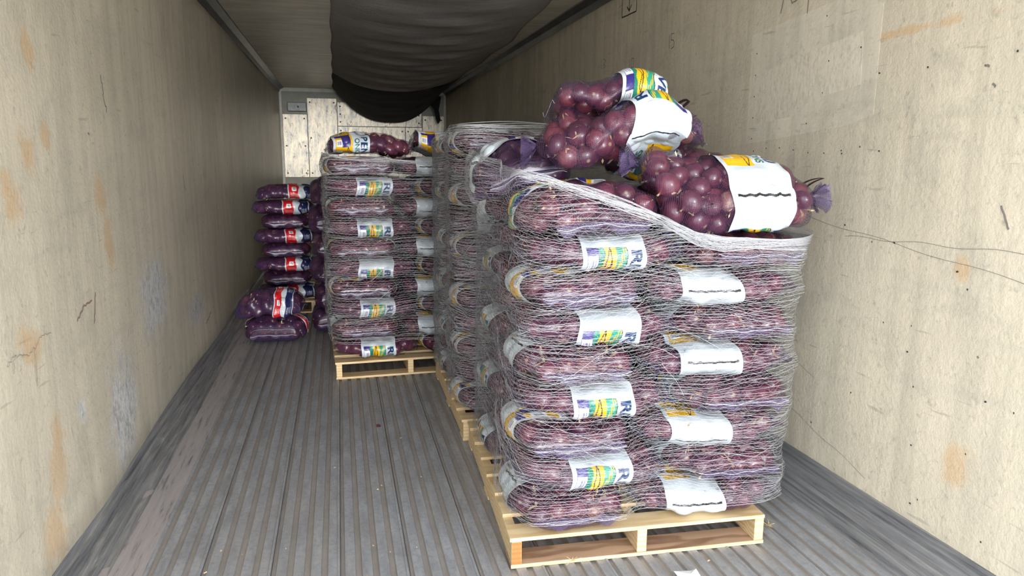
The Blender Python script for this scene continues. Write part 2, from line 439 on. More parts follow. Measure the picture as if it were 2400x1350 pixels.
WHITE = (0.52, 0.57, 0.61); NAVY = (0.03, 0.02, 0.16); YEL = (0.72, 0.40, 0.008); GRN = (0.01, 0.16, 0.10); TEAL = (0.02, 0.26, 0.17); BLK = (0.01, 0.01, 0.012)
def art_river(nc=1400, nw=340):
    """[c][w]: c around the bag, w along it. 0.5 mm a pixel across."""
    A = np.zeros((nc, nw, 3)); A[:] = WHITE
    pc = int(nc * 0.74)
    w = np.arange(nw)[None, :] / nw; c = np.arange(nc)[:, None] / nc
    def put(mask, col): A[mask] = col
    inp = (c < 0.74)
    wob = 0.018 * np.sin(c * 38) + 0.012 * np.sin(c * 91)
    block = inp & (w > .07) & (w < .30 + wob)
    put(block & (w < .255), NAVY)
    # barcode boxes
    for k in range(5):
        c0 = 0.03 + k * 0.145
        bx = (c > c0) & (c < c0 + 0.075) & (w > .075) & (w < .235)
        put(np.broadcast_to(bx, (nc, nw)), (0.74, 0.76, 0.80))
        bars = bx & (c > c0 + .014) & (c < c0 + .058) & (w > .10) & (w < .215) & (np.sin(w * 260 + np.sin(w * 900) * 1.3) > 0.1)
        put(bars, (0.15, 0.15, 0.25))
    put(inp & (w > .245) & (w < .32 + wob), GRN)
    put(inp & (w > .25) & (w < .32 + wob) & (np.sin(c * 420) * np.sin(w * 150) > .35), TEAL)
    put(inp & (w > .32 + wob) & (w < .51 + wob * .6), YEL)
    put(inp & (w > .51 + wob * .6) & (w < .67 + wob), TEAL)
    ys = inp & (w > .52 + wob) & (w < .67 + wob) & (np.sin(c * 60 + w * 40) > 0.25) & (np.sin(w * 170 + c * 14) > 0.1)
    put(ys, YEL)
    put(inp & (np.abs(w - (.425 + .02 * np.sin(c * 22))) < .009), BLK)
    zz = np.abs(w - (.36 + .055 * np.abs(((c * 9) % 1) * 2 - 1))) < .008
    put(inp & zz, BLK)
    put(inp & (np.abs(w - (.675 + wob)) < .008), BLK)
    put(inp & (w > .70) & (w < .725) & (np.sin(c * 900) > 0) & (np.sin(c * 130) > -.5), (0.45, 0.48, 0.52))
    # second half: open field with a seated yellow shape in navy, "ONIONS" below the name
    half = inp & (c > .40)
    put(half & (w > .50) & (w < .71), WHITE)
    put(half & (w > .07) & (w < .52), YEL)
    for k in range(3):
        c0 = 0.44 + k * 0.10
        put(np.broadcast_to((c > c0) & (c < c0 + .05) & (w > .09) & (w < .25), (nc, nw)), (0.76, 0.78, 0.80))
        put((c > c0 + .01) & (c < c0 + .04) & (w > .11) & (w < .23) & (np.sin(w * 300) > 0), (0.12, 0.12, 0.2))
    put(half & (c > .50) & (c < .60) & (w > .24) & (w < .47), NAVY)
    put(half & (c > .49) & (c < .52) & (w > .07) & (w < .47), NAVY)
    put(half & (w > .52) & (w < .70) & (c < .43), GRN)
    put(half & (np.abs(w - (.44 + .05 * np.sin(c * 30))) < .008), BLK)
    put(half & (np.abs(w - (.33 + (c - .4) * .3)) < .007) & (c > .6), BLK)
    # text
    for body, ca, cb in (("RIVER'S", .012, .315), ("BEND", .545, .725)):
        t = text_mask(body, 66, 0.035)
        n = int(nc * (cb - ca)); idx = (np.arange(n) * t.shape[1] / n).astype(int)
        tt = t[:, idx].T                      # [c][w up]
        w0 = int(nw * .745); r0_ = int(nc * ca)
        sub = A[r0_:r0_ + n, w0:w0 + tt.shape[1]]
        g = np.linspace(0, 1, tt.shape[1])[None, :, None]
        colr = np.array((0.008, 0.015, 0.13)) * (1 - g) + np.array((0.006, 0.05, 0.10)) * g
        sub[tt] = np.broadcast_to(colr, sub.shape)[tt]
    t = text_mask("ONIONS", 46, 0.03)
    n = int(nc * 0.165); idx = (np.arange(n) * t.shape[1] / n).astype(int); tt = t[:, idx].T
    c0 = int(nc * .555); w0 = int(nw * .585)
    sub = A[c0:c0 + n, w0:w0 + tt.shape[1]]; sub[tt] = (0.008, 0.11, 0.09)
    # blank side with its black line
    bar = (np.abs(c - .865 - .0015 * np.sin(w * 40)) < .0042) & (w > .08) & (w < .93)
    put(bar, BLK)
    put(np.broadcast_to((np.abs(w - .02) < .004) | (np.abs(w - .98) < .004), (nc, nw)), (0.62, 0.65, 0.68))
    return A

def art_red(nc=700, nw=170):
    A = np.zeros((nc, nw, 3)); A[:] = WHITE
    w = np.arange(nw)[None, :] / nw; c = np.arange(nc)[:, None] / nc
    red = (0.50, 0.01, 0.015); nav = (0.012, 0.015, 0.07)
    zig = .03 * np.sin(c * 50)
    A[(w > .04) & (w < .40 + zig)] = red
    A[(w > .62 - zig) & (w < .96) & (c >= 0)] = nav
    for k in range(6):
        c0 = .03 + k * .165
        bx = (c > c0) & (c < c0 + .04) & (w > .16) & (w < .32)
        A[bx] = (0.75, 0.75, 0.78)
        A[bx & (np.sin(w * 200) > 0) & (c > c0 + .008) & (c < c0 + .032) & (w > .19) & (w < .30)] = (0.1, 0.1, 0.12)
        A[(c > c0 + .06) & (c < c0 + .10) & (w > .08) & (w < .38) & (np.sin(w * 260) > .2) & (np.sin(c * 700) > -.2)] = (0.72, 0.5, 0.52)
        A[(c > c0 + .05) & (c < c0 + .11) & (w > .70) & (w < .92) & (np.sin(c * 500 + w * 60) > .3) & (np.sin(w * 150) > -.3)] = (0.6, 0.62, 0.7)
    return A
ART = {'river': art_river(), 'red': art_red()}

# ------------------------------------------------------------------ onions and sacks
def onion_mesh_arrays(seg=20, rings=13):
    prof = []
    for k in range(rings + 1):
        t = k / rings; ph = math.pi * t
        r = math.sin(ph) ** 0.92; z = -math.cos(ph) * 0.90
        if t > .9: r = max(r * .55, .07)
        if t > .86: z += (t - .86) * 2.0
        if k == 0: r = 0.02
        prof.append((r, z))
    prof.append((0.085, prof[-1][1] + .09))
    v = []; f = []; uv = []
    K = len(prof)
    for k, (r, z) in enumerate(prof):
        for s in range(seg + 1):
            a = 2 * math.pi * s / seg
            v.append((r * math.cos(a), r * math.sin(a), z)); uv.append((s / seg, k / (K - 1)))
    for k in range(K - 1):
        for s in range(seg):
            a = k * (seg + 1) + s
            f.append((a, a + 1, a + seg + 2, a + seg + 1))
    return np.array(v), np.array(f), np.array(uv)
OV, OF, OUV = onion_mesh_arrays()
OV2, OF2, OUV2 = onion_mesh_arrays(12, 8)
ONION_ME = [mesh_from('red_onion', OV * np.array([1, 1 - .04 * k, 1 - .07 * k]), OF, M['onion'], uv=OUV) for k in range(3)]

def pack(Ln, W, H, n, r, seed):
    g = np.random.default_rng(seed)
    R = r * g.uniform(.86, 1.12, n)
    P = np.stack([g.uniform(-Ln / 2, Ln / 2, n) * .85, g.uniform(-W / 2, W / 2, n) * .85, g.uniform(-H / 2, H / 2, n) * .6], 1)
    for it in range(220):
        d = P[:, None] - P[None]; dist = np.linalg.norm(d, axis=2) + np.eye(n)
        ov = np.maximum((R[:, None] + R[None]) * .97 - dist, 0) * (1 - np.eye(n))
        P += (d / dist[..., None] * ov[..., None]).sum(1) * .28
        ax = np.clip(np.abs(P[:, 0]) / (Ln / 2), 0, 1); ay = np.clip(np.abs(P[:, 1]) / (W / 2), 0, 1)
        h = H / 2 * np.sqrt(np.maximum(1 - ax ** 5, .05)) * np.sqrt(np.maximum(1 - ay ** 5, .05))
        lim = np.maximum(h - R, .0)
        P[:, 2] = np.clip(P[:, 2], -lim, lim)
        # rounded rectangle outline
        bx, by = Ln / 2 - R, W / 2 - R
        P[:, 0] = np.clip(P[:, 0], -bx, bx); P[:, 1] = np.clip(P[:, 1], -by, by)
        q = (np.abs(P[:, 0]) / bx) ** 4 + (np.abs(P[:, 1]) / by) ** 4
        k = np.maximum(q, 1) ** .25
        P[:, 0] /= k; P[:, 1] /= k
    return P, R

def blur1(A, axis, wrap, n=1):
    for _ in range(n):
        if wrap: A = (np.roll(A, 1, axis) + 2 * A + np.roll(A, -1, axis)) / 4
        else:
            B = np.pad(A, [(1, 1) if a == axis else (0, 0) for a in range(A.ndim)], mode='edge')
            sl = lambda s: tuple(slice(*s) if a == axis else slice(None) for a in range(A.ndim))
            A = (B[sl((0, -2))] + 2 * B[sl((1, -1))] + B[sl((2, None))]) / 4
    return A

class Bag: pass
def make_bag(Ln=.44, W=.365, H=.106, n=54, r=.0335, seed=0, lab='river', lab_c=.03, lab_w=.19, phase=0.02, bend=None,
             ends=('seam', 'seam'), sack='sack', fine=True, press=.0552):
    """one filled bag in its own frame: x along it, y across, z up"""
    B = Bag(); P, R = pack(Ln, W, H, n, r, seed)
    g = np.random.default_rng(seed + 99)
    if H > .107: press = 9.
    lim_ = np.maximum(press - .0030 - R, 0); P[:, 2] = np.clip(P[:, 2], -lim_, lim_)
    def bd(Q):
        Q = np.array(Q, float)
        if bend:
            kx, ky, kxy = bend
            z = Q[..., 2] - kx * Q[..., 0] ** 2 - ky * Q[..., 1] ** 2 + kxy * Q[..., 0] * Q[..., 1]
            Q = np.concatenate([Q[..., :2], z[..., None]], -1)
        return Q
    M_ = 120 if fine else 72; Nx = 84 if fine else 48
    x0, x1 = P[:, 0].min() - .030, P[:, 0].max() + .030
    xs = np.linspace(x0, x1, Nx); th = np.arange(M_) * 2 * np.pi / M_
    ts = np.linspace(W / 2 + .04, 0, 44)
    Rr = np.zeros((Nx, M_))
    dirs = np.stack([np.cos(th), np.sin(th)], 1)
    for i, x in enumerate(xs):
        sel = np.abs(P[:, 0] - x) < .085
        if not sel.any(): continue
        p = P[sel]; rr = R[sel]
        q = dirs[:, None, :] * ts[None, :, None]
        d = np.sqrt((x - p[:, 0]) ** 2 + ((q[:, :, None, :] - p[None, None, :, 1:]) ** 2).sum(-1))
        Fv = np.exp(np.clip(85 * (rr * 1.03 - d), -30, 8)).sum(-1)
        inside = Fv >= 1
        k = np.argmax(inside, 1); has = inside.any(1)
        k0 = np.maximum(k - 1, 0); fa = Fv[np.arange(M_), k0]; fb = Fv[np.arange(M_), k]
        w_ = np.clip((1 - fa) / (fb - fa + 1e-9), 0, 1)
        Rr[i] = np.where(has, ts[k0] + (ts[k] - ts[k0]) * w_, 0)
    Rr = np.maximum(Rr, .004)
    raw = Rr.copy()
    for _ in range(7):
        Rr = np.maximum(raw * .995, blur1(blur1(Rr, 0, False), 1, True))
    wid = (Rr * np.abs(np.cos(th))).max(1); good = np.where(wid > wid.max() * .86)[0]; g0, g1 = good[0], good[-1]
    for i in range(Nx):
        if i < g0 and ends[0] == 'seam': Rr[i] = np.maximum(Rr[i], Rr[g0] * (1 - .16 * ((g0 - i) / max(g0, 1)) ** 1.5))
        if i > g1 and ends[1] == 'seam': Rr[i] = np.maximum(Rr[i], Rr[g1] * (1 - .16 * ((i - g1) / max(Nx - 1 - g1, 1)) ** 1.5))
    Rr += .0018
    Y = Rr * np.cos(th); Z = Rr * np.sin(th)
    S = np.stack([np.broadcast_to(xs[:, None], Y.shape), Y, Z], -1)
    # ends
    def end_rings(last, sgn, kind, half):
        out = []
        m = 5 if kind == 'seam' else 8
        for k in range(1, m + 1):
            t = k / m
            if kind == 'seam':
                y = last[:, 1] * (1 - .04 * t) ; z = last[:, 2] * (1 - t) ** .7 + np.sign(last[:, 2]) * .0012 * (t)
                x = last[:, 0] + sgn * .014 * (1 - (1 - t) ** 1.6)
            else:
                s_ = (1 - t) ** .8 * (1 - .06) + .06
                ruff = 1 + .12 * np.sin(np.arange(len(last)) * .9) * t
                y = last[:, 1] * s_ * ruff; z = last[:, 2] * s_ * ruff + (.01 * t)
                x = last[:, 0] + sgn * (.032 * t ** .8)
            out.append(np.stack([x, y, z], -1))
        return out
    # choose end station where section is still of good width
    ia = int(np.searchsorted(xs, (P[:, 0] - R).min() - .004)); ib = int(np.searchsorted(xs, (P[:, 0] + R).max() + .004)) - 1
    ia = max(ia, 0); ib = min(ib, Nx - 1)
    rings = list(S[ia:ib + 1])
    ra = end_rings(rings[0], -1, ends[0], 0); rb = end_rings(rings[-1], 1, ends[1], 0)
    G = np.array(ra[::-1] + rings + rb)
    G[..., 2] = np.clip(G[..., 2], -press + .0012, press - .0012)
    nr = len(G)
    arc = np.concatenate([np.zeros((nr, 1)), np.cumsum(np.linalg.norm(np.diff(np.concatenate([G, G[:, :1]], 1), axis=1), axis=2), 1)], 1)
    U = np.broadcast_to(G[:, :1, 0], (nr, M_ + 1)); mid = arc[nr // 2]
    Gc = np.concatenate([G, G[:, :1]], 1)
    uv = np.stack([U, np.broadcast_to(mid, (nr, M_ + 1))], -1)
    i = np.arange(nr - 1)[:, None] * (M_ + 1); j = np.arange(M_)[None]
    F_ = np.stack([i + j, i + j + M_ + 1, i + j + M_ + 2, i + j + 1], -1).reshape(-1, 4)
    B.sackV = bd(Gc.reshape(-1, 3)); B.sackF = F_
    B.sack = mesh_from('net_sack', B.sackV, F_, M[sack], uv=uv.reshape(-1, 2))
    # label band
    nw = int(lab_w / (.0015 if fine else .0022)); 
    Rs = blur1(blur1(Rr, 0, False, 3), 1, True, 4)
    for _ in range(10): Rs = np.maximum(Rr, blur1(blur1(Rs, 0, False), 1, True))
    Rs = Rs + .0032
    wx = np.linspace(lab_c - lab_w / 2, lab_c + lab_w / 2, nw)
    fi = (wx - xs[0]) / (xs[1] - xs[0]); k0 = np.clip(fi.astype(int), 0, Nx - 2); fr = (fi - k0)[:, None]
    Rl = Rs[k0] * (1 - fr) + Rs[k0 + 1] * fr                  # nw x M
    Pm = np.stack([Rl.mean(0) * np.cos(th), Rl.mean(0) * np.sin(th)], 1)
    seg = np.linalg.norm(np.roll(Pm, -1, 0) - Pm, axis=1); cum = np.concatenate([[0], np.cumsum(seg)]); C = cum[-1]
    ncc = int(C / (.0015 if fine else .0022))
    cs = np.arange(ncc + 1) / ncc * C
    tt = np.interp(cs, cum, np.arange(M_ + 1))
    t0 = tt.astype(int) % M_; t1 = (t0 + 1) % M_; fr = (tt - tt.astype(int))[None]
    RL = Rl[:, t0] * (1 - fr) + Rl[:, t1] * fr; TH = tt * 2 * np.pi / M_
    wob = .004 * np.sin(cs * 23 + seed) + .003 * np.sin(cs * 51 + seed * 2)
    X = wx[:, None] + wob[None]
    Q = np.stack([np.broadcast_to(X, RL.shape), RL * np.cos(TH)[None], RL * np.sin(TH)[None]], -1)
    Q[..., 2] = np.clip(Q[..., 2], -press, press)
    # print lookup
    cpi = np.interp(np.pi, np.append(th, 2 * np.pi), cum)     # arc at the -y face
    art = ART[lab]
    cn = ((cs - cpi) / C + phase) % 1.0
    ci = (cn * art.shape[0]).astype(int) % art.shape[0]; wi = np.clip((np.linspace(0, .999, nw) * art.shape[1]).astype(int), 0, art.shape[1] - 1)
    colr = art[ci[None, :], wi[:, None]]
    i = np.arange(nw - 1)[:, None] * (ncc + 1); j = np.arange(ncc)[None]
    F_ = np.stack([i + j, i + j + ncc + 1, i + j + ncc + 2, i + j + 1], -1).reshape(-1, 4)
    me = mesh_from('printed_band', bd(Q.reshape(-1, 3)), F_, M['label'])
    ca = me.color_attributes.new('print', 'FLOAT_COLOR', 'POINT')
    ca.data.foreach_set('color', np.concatenate([colr.reshape(-1, 3), np.ones((nw * (ncc + 1), 1))], 1).astype(np.float32).ravel())
    B.label = me
    # seams / tufts
    B.ends = []
    for k, (kind, ring) in enumerate(zip(ends, (G[0], G[-1]))):
        sg = -1 if k == 0 else 1
        if kind == 'seam':
            y0, y1 = ring[:, 1].min(), ring[:, 1].max(); nn = 60
            ys = np.linspace(y0 - .004, y1 + .004, nn); wv = .007 * np.sin(ys * 38 + seed * 1.7 + k) + .005 * np.sin(ys * 85 + seed)
            rows = []; xr = ring[:, 0].mean()
            e_ = (ys - ys[0]) / (ys[-1] - ys[0]); dr = (.010 + g.uniform(.010, .022) * np.clip(np.interp(e_, np.linspace(0, 1, 7), g.uniform(.35, 1.15, 7)), 0, 1)) * np.minimum(1, np.minimum(e_, 1 - e_) * 9 + .25)
            for t in np.linspace(0, 1, 6):
                rows.append(np.stack([xr + sg * (.007 * math.sin(min(t * 2.2, 2.2)) + .001 * np.sin(ys * 22) * t), ys, .3 * wv * t + (.9 * wv - dr) * t * t], -1))
            Gs = np.array(rows)
            i = np.arange(5)[:, None] * nn; j = np.arange(nn - 1)[None]
            Fs = np.stack([i + j, i + j + 1, i + j + nn + 1, i + j + nn], -1).reshape(-1, 4)
            sv = bd(Gs.reshape(-1, 3)); suv = sv[:, :2]
            suv = np.stack([np.repeat(np.linspace(0, .045, 6), nn), np.tile(ys, 6)], -1); sm = mesh_from('end_seam', sv, Fs, M['seam'], uv=suv)
            cp = bd(Gs[3] + np.array([sg * .0015, 0, .0]))
            tail = cp[-1] + np.cumsum(g.normal(0, .0005, (7, 3)) + np.array([0, 0, -.001]), 0)
            tail2 = cp[0] + np.cumsum(g.normal(0, .0005, (7, 3)) + np.array([0, 0, -.001]), 0)
            cp = cp * np.array([1, 1, 1.0]); cp[:, 2] = blur1(cp[:, 2:3], 0, False, 6)[:, 0]
            vv, ff = tube_arrays([cp], [.0007, .0008, .0008], 4)
            B.ends.append(('end_seam', sm, [('stitching_cord', mesh_from('stitching_cord', vv, ff, M['cord']))]))
        else:
            c0 = ring.mean(0); V = []; Fq = []; base = 0; UVs = []
            for p in range(7):
                a = p * 2 * math.pi / 7 + g.uniform(-.3, .3); ln = g.uniform(.045, .085); wd = g.uniform(.022, .038)
                for q in range(6):
                    t = q / 5
                    for s2 in range(5):
                        u = (s2 / 4 - .5) * 2
                        x = sg * ln * t * (.9 - .25 * abs(math.sin(a)))
                        rr = .006 + .036 * t ** 1.1
                        y = math.cos(a) * rr + u * wd * (.15 + t) * -math.sin(a) + .004 * math.sin(u * 4 + p)
                        z = math.sin(a) * rr + u * wd * (.15 + t) * math.cos(a) + .005 * math.sin(u * 5 + t * 6 + p)
                        V.append(c0 + np.array([x, y, z])); UVs.append((x, u * wd))
                for q in range(5):
                    for s2 in range(4):
                        a0 = base + q * 5 + s2; Fq.append((a0, a0 + 1, a0 + 6, a0 + 5))
                base += 30
            sm = mesh_from('gathered_neck', bd(np.array(V)), np.array(Fq), M['seam'], uv=np.array(UVs))
            t = np.linspace(0, 1, 26); hp = c0 + np.stack([-sg * .02 + sg * .045 * np.sin(t * np.pi * 1.3) * .5, .028 * np.cos(t * 2 * np.pi) - .01, .085 * np.sin(t * np.pi)], -1)
            subs = []
            if kind == 'strap':
                vs = np.concatenate([hp + np.array([-.0045, 0, 0]), hp + np.array([.0045, 0, 0])]); ns = len(hp)
                ii = np.arange(ns - 1); fs = np.stack([ii, ii + 1, ii + ns + 1, ii + ns], -1)
                subs = [('carry_strap', mesh_from('carry_strap', bd(vs), fs, M['strap']))]
            B.ends.append(('gathered_neck', sm, subs))
    # onions
    B.on = []
    for p, rr in zip(bd(P), R):
        e = Euler((math.pi / 2 + g.uniform(-.6, .6), g.uniform(-.3, .3), g.uniform(0, 6.28)))
        B.on.append((tuple(p), rr * .985, tuple(e), int(g.integers(3))))
    V = []; F2 = []; UV2 = []; base = 0
    for (p, rr, e, k) in B.on:
        mt = np.array(Euler(e).to_matrix())
        V.append((OV2 * rr) @ mt.T + np.array(p)); F2.append(OF2 + base); UV2.append(OUV2); base += len(OV2)
    B.onions = mesh_from('onions', np.concatenate(V), np.concatenate(F2), M['onion'], uv=np.concatenate(UV2))
    # papery bits
    V = []; F2 = []; base = 0
    for p, rr in zip(P, R):
        if g.random() < .95:
            a = g.uniform(0, 6.28); el = g.uniform(-1.2, 1.2); d = np.array([math.cos(a) * math.cos(el), math.sin(a) * math.cos(el), math.sin(el)])
            t1 = np.cross(d, [.3, .5, .8]); t1 /= np.linalg.norm(t1); t2 = np.cross(d, t1)
            c0 = p + d * rr * 1.0
            for _ in range(4):
                o = c0 + t1 * g.uniform(-.012, .012) + t2 * g.uniform(-.012, .012); aa = g.uniform(0, 6.28); q1 = math.cos(aa) * t1 + math.sin(aa) * t2; q2 = np.cross(d, q1)
                ln, wd = g.uniform(.006, .022), g.uniform(.0008, .0045)
                V += [o, o + q1 * ln + q2 * wd, o + q1 * ln * 1.5 + d * .001, o + q1 * ln * .8 - q2 * wd]
                F2.append((base, base + 1, base + 2, base + 3)); base += 4
    V = np.array(V); V[:, 2] = np.clip(V[:, 2], -press, press)
    B.flakes = mesh_from('dry_skin_flakes', bd(V), np.array(F2), M['dry'], smooth=False)
    return B

def place_bag(B, loc, rot, label, group, onions='single', sack_name='onion_bag', flakes=True):
    root = bpy.data.objects.new(sack_name, None); root.empty_display_size = .05
    COL.objects.link(root)
    root.location = loc; root.rotation_euler = rot
    tag(root, label, 'bag of onions', group)
    link('net_sack', B.sack, root)
    lb = link('printed_band', B.label, root)
    for nm, me, subs in B.ends:
        e = link(nm, me, root)
        for sn, sm in subs: link(sn, sm, e)
    if onions == 'single':
        for (p, rr, e, k) in B.on:
            o = link('red_onion', ONION_ME[k], root, p, e); o.scale = (rr, rr, rr)
    else:
        tag(link('onions', B.onions, root), kind='stuff')
    if flakes: tag(link('dry_skin_flakes', B.flakes, root), kind='stuff')
    root['_v'] = 0; del root['_v']
    return root

# ------------------------------------------------------------------ container shell
W2, LEN, CH, Y0 = 1.25, 11.457, 2.248, 0.35
def struct(o, label):
    return tag(o, label, kind='structure')

def grid_wall(name, x, y0, y1, z0, z1, mat, bow, out):
    ny, nz = 120, 14; ys = np.linspace(y0, y1, ny); zs = np.linspace(z0, z1, nz)
    YY, ZZ = np.meshgrid(ys, zs, indexing='ij')
    XX = x + bow(YY, ZZ)
    v = np.stack([XX, YY, ZZ], -1).reshape(-1, 3)
    i = np.arange(ny - 1)[:, None] * nz; j = np.arange(nz - 1)[None]
    f = np.stack([i + j, i + j + 1, i + j + nz + 1, i + j + nz], -1).reshape(-1, 4)
    b = len(v); v2 = v.copy(); v2[:, 0] = x + out * .07
    f2 = f[:, ::-1] + b
    edge = [(k, k + nz, b + k + nz, b + k) for k in range(0, (ny - 1) * nz, nz)] + [(k + nz - 1, b + k + nz - 1, b + k + 2 * nz - 1, k + 2 * nz - 1) for k in range(0, (ny - 1) * nz, nz)] + [(k, b + k, b + k + 1, k + 1) for k in range(nz - 1)]
    me = mesh_from(name, np.concatenate([v, v2]), np.concatenate([f, f2, np.array(edge)]), mat, smooth=False)
    return link(name, me)
wl = grid_wall('wall_left', -W2, Y0, LEN, -.03, CH + .02, M['wall_left'], lambda y, z: -.006 * np.sin(y * 1.7) * np.sin(z * 1.2) + .010 * np.sin(y * 2.6 + 1.2) * np.exp(-((z - .0) / .25) ** 2), -1)
struct(wl, 'long beige left container wall with orange stains and scraped grey patches')
wr = grid_wall('wall_right', W2, Y0, LEN, -.03, CH + .02, M['wall_right'], lambda y, z: 0 * y, 1)
struct(wr, 'long beige right container wall with a square repair patch and pen marks')
cl = MB().box(-W2 - .07, W2 + .07, Y0, LEN + .07, CH, CH + .08).build('ceiling', M['ceiling'])
struct(cl, 'dull grey beige container ceiling above the sagging canvas')
en = MB().box(-W2 - .07, W2 + .07, LEN, LEN + .07, -.03, CH).build('wall_front', M['bulkhead'])
struct(en, 'far end wall of the container behind the metal sheets')
# floor: T bars along y
xs_prof = []
x = -1.05
pts = []
k = 0
while x < 1.20:
    if k % 4 == 3:
        seg = [(x, 0), (x + .026, 0), (x + .027, .0035), (x + .034, .0035), (x + .0345, -.006), (x + .037, -.006), (x + .0375, 0)]
        pts += seg; pts += [(x + .040, -.0075), (x + .047, -.0075), (x + .0495, 0)]
    else:
        pts += [(x, 0), (x + .029, 0), (x + .031, -.009), (x + .047, -.009), (x + .0495, 0)]
    x += .05; k += 1
prof = [(-1.13, .001), (-1.053, .001)] + [p for p in pts if p[0] < 1.13] + [(1.13, 0)]
ys = np.array([Y0, 3, 5, 8, LEN]); pr = np.array(prof)
v = []
for y in ys:
    for (px, pz) in prof: v.append((px, y, pz))
n = len(prof); f = []
for a in range(len(ys) - 1):
    for q in range(n - 1):
        f.append((a * n + q, a * n + q + 1, (a + 1) * n + q + 1, (a + 1) * n + q))
b0 = len(v); v += [(-1.25, Y0, -.05), (1.25, Y0, -.05), (1.25, LEN, -.05), (-1.25, LEN, -.05)]
f.append((b0 + 3, b0 + 2, b0 + 1, b0))
fl = link('floor', mesh_from('floor', v, f, M['floor'], smooth=False)); struct(fl, 'grooved aluminium container floor running lengthwise')
# kerbs: left battered, right clean
def kerb(name, sgn, dent, label):
    ny = 260; ys = np.linspace(Y0, LEN, ny)
    prof = [(1.252, .12), (1.243, .118), (1.238, .07), (1.225, .050), (1.205, .046), (1.198, .020), (1.180, .018), (1.170, .006), (1.155, .012), (1.145, .003), (1.128, .0015), (1.128, -.03)]
    if sgn < 0: prof = [(1.252, .055), (1.243, .054), (1.235, .036), (1.222, .034), (1.212, .016), (1.190, .018), (1.183, .006), (1.165, .010), (1.155, .004), (1.128, .0025), (1.128, -.03)]
    v = []; f = []
    rn = np.random.default_rng(3)
    dn = rn.normal(0, 1, (len(prof), 40)); yk = np.linspace(Y0, LEN, 40)
    dj = rn.normal(0, 1, (len(prof), 130)); yj = np.linspace(Y0, LEN, 130)
    for q, (px, pz) in enumerate(prof):
        wob = np.interp(ys, yk, dn[q]) * dent * (0 if q in (0, len(prof) - 1, len(prof) - 2) else 1)
        wj = np.interp(ys, yj, dj[q]) * dent * .6 * (0 if q in (0, len(prof) - 1, len(prof) - 2) else 1)
        for y, w_, w2 in zip(ys, wob, wj): v.append((sgn * (px + w_ * .5), y, pz + w_ + w2))
    for q in range(len(prof) - 1):
        for a in range(ny - 1):
            f.append((q * ny + a, q * ny + a + 1, (q + 1) * ny + a + 1, (q + 1) * ny + a))
    o = link(name, mesh_from(name, v, f, M['kerb'], smooth=False)); struct(o, label); return o
kerb('baseboard_left', -1, .0032, 'dented aluminium kerb along the foot of the left wall')
kerb('baseboard_right', 1, .0012, 'stepped aluminium kerb along the foot of the right wall')
tb = MB().box(-1.16, -1.03, Y0, LEN, -.012, .0022).build('trim_1', M['band']); struct(tb, 'flat pinkish grey scuffed floor strip beside the left kerb')
# ceiling coves
def cove(name, sgn, label):
    p = [(sgn * 1.252, CH - .065), (sgn * 1.243, CH - .068), (sgn * 1.225, CH - .03), (sgn * 1.18, CH - .008), (sgn * 1.175, CH + .001), (sgn * 1.252, CH + .001)]
    o = MB().prism(p, 1, Y0, LEN).build(name, M['trim_dark']); struct(o, label)
    return o
cove('trim_2', -1, 'dark metal cove between left wall and ceiling')
cove('trim_3', 1, 'dark metal cove between right wall and ceiling')
# white frame around far wall
o = MB().box(-1.245, 1.245, LEN - .012, LEN, CH - .055, CH - .005).box(-1.245, -1.215, LEN - .012, LEN, .0, CH - .055).box(1.215, 1.245, LEN - .012, LEN, .0, CH - .055).build('trim_4', M['trim_white'])
struct(o, 'white frame strip around the edge of the far end wall')
# outside
o = MB().box(-14, 14, -22, 16, -1.35, -1.25).build('ground', M['ground']); struct(o, 'pale concrete ground outside the container')

# metal sheets fixed on the far wall
def sheet(label, x0, x1, z0, z1, d, riv=True, mat='sheet'):
    t = bpy.data.objects.new('metal_sheet', None); COL.objects.link(t); t.location = ((x0 + x1) / 2, LEN - d, z0)
    cx = (x0 + x1) / 2
    nx, nz = 8, 8; y = 0
    mb = MB().box(x0 - cx, x1 - cx, -.006, d - .002, 0, z1 - z0)
    mb.build('plate', M[mat], t, bevel=.002)
    if riv:
        for (px, pz) in ((x0 - cx + .04, .06), (x1 - cx - .04, .06), (x0 - cx + .04, z1 - z0 - .06), (x1 - cx - .04, z1 - z0 - .06), (x0 - cx + .04, (z1 - z0) / 2), (x1 - cx - .04, (z1 - z0) / 2)):
            pts = [(px + .013 * math.cos(a * math.pi / 4), pz + .013 * math.sin(a * math.pi / 4)) for a in range(8)]
            MB().prism(pts, 1, -.010, 0).build('rivet', M['rivet'], t)
    tag(t, label, 'metal sheet', 'metal sheets patched over the far wall')
    return t
sheet('scraped galvanised sheet at the left edge of the far wall', -1.21, -.86, .93, 1.86, .014)
sheet('tallest galvanised sheet on the far wall, its top just under the white strip', -.85, -.42, .93, 2.10, .02)
sheet('grey upper metal sheet partly hidden by the black duct mouth', -.41, .86, 1.70, 2.05, .012)
sheet('wide bright scraped sheet low on the far wall above the stacked bags', -.41, .60, .93, 1.69, .018)
sheet('narrow dull grey sheet beside the wide bright sheet on the far wall', .61, .87, .93, 1.69, .012)
sheet('scraped galvanised sheet at the right edge of the far wall', .88, 1.21, .93, 1.87, .016)
o = MB().box(-1.13, -.86, LEN - .10, LEN - .0, 1.90, 2.03).build('shadow_slot_box', M['trim_dark'], bevel=.006)  # dark raised box stands in for a shadowed slot in the end wall
tag(o, 'small dark grey box standing in for a shadowed slot above the left metal sheet', 'shadowed slot')
MB().box(-.99, -.965, LEN - .104, LEN - .1, 1.95, 1.98).build('dark_stud', M['rivet'], o)  # small dark square added on the stand-in box

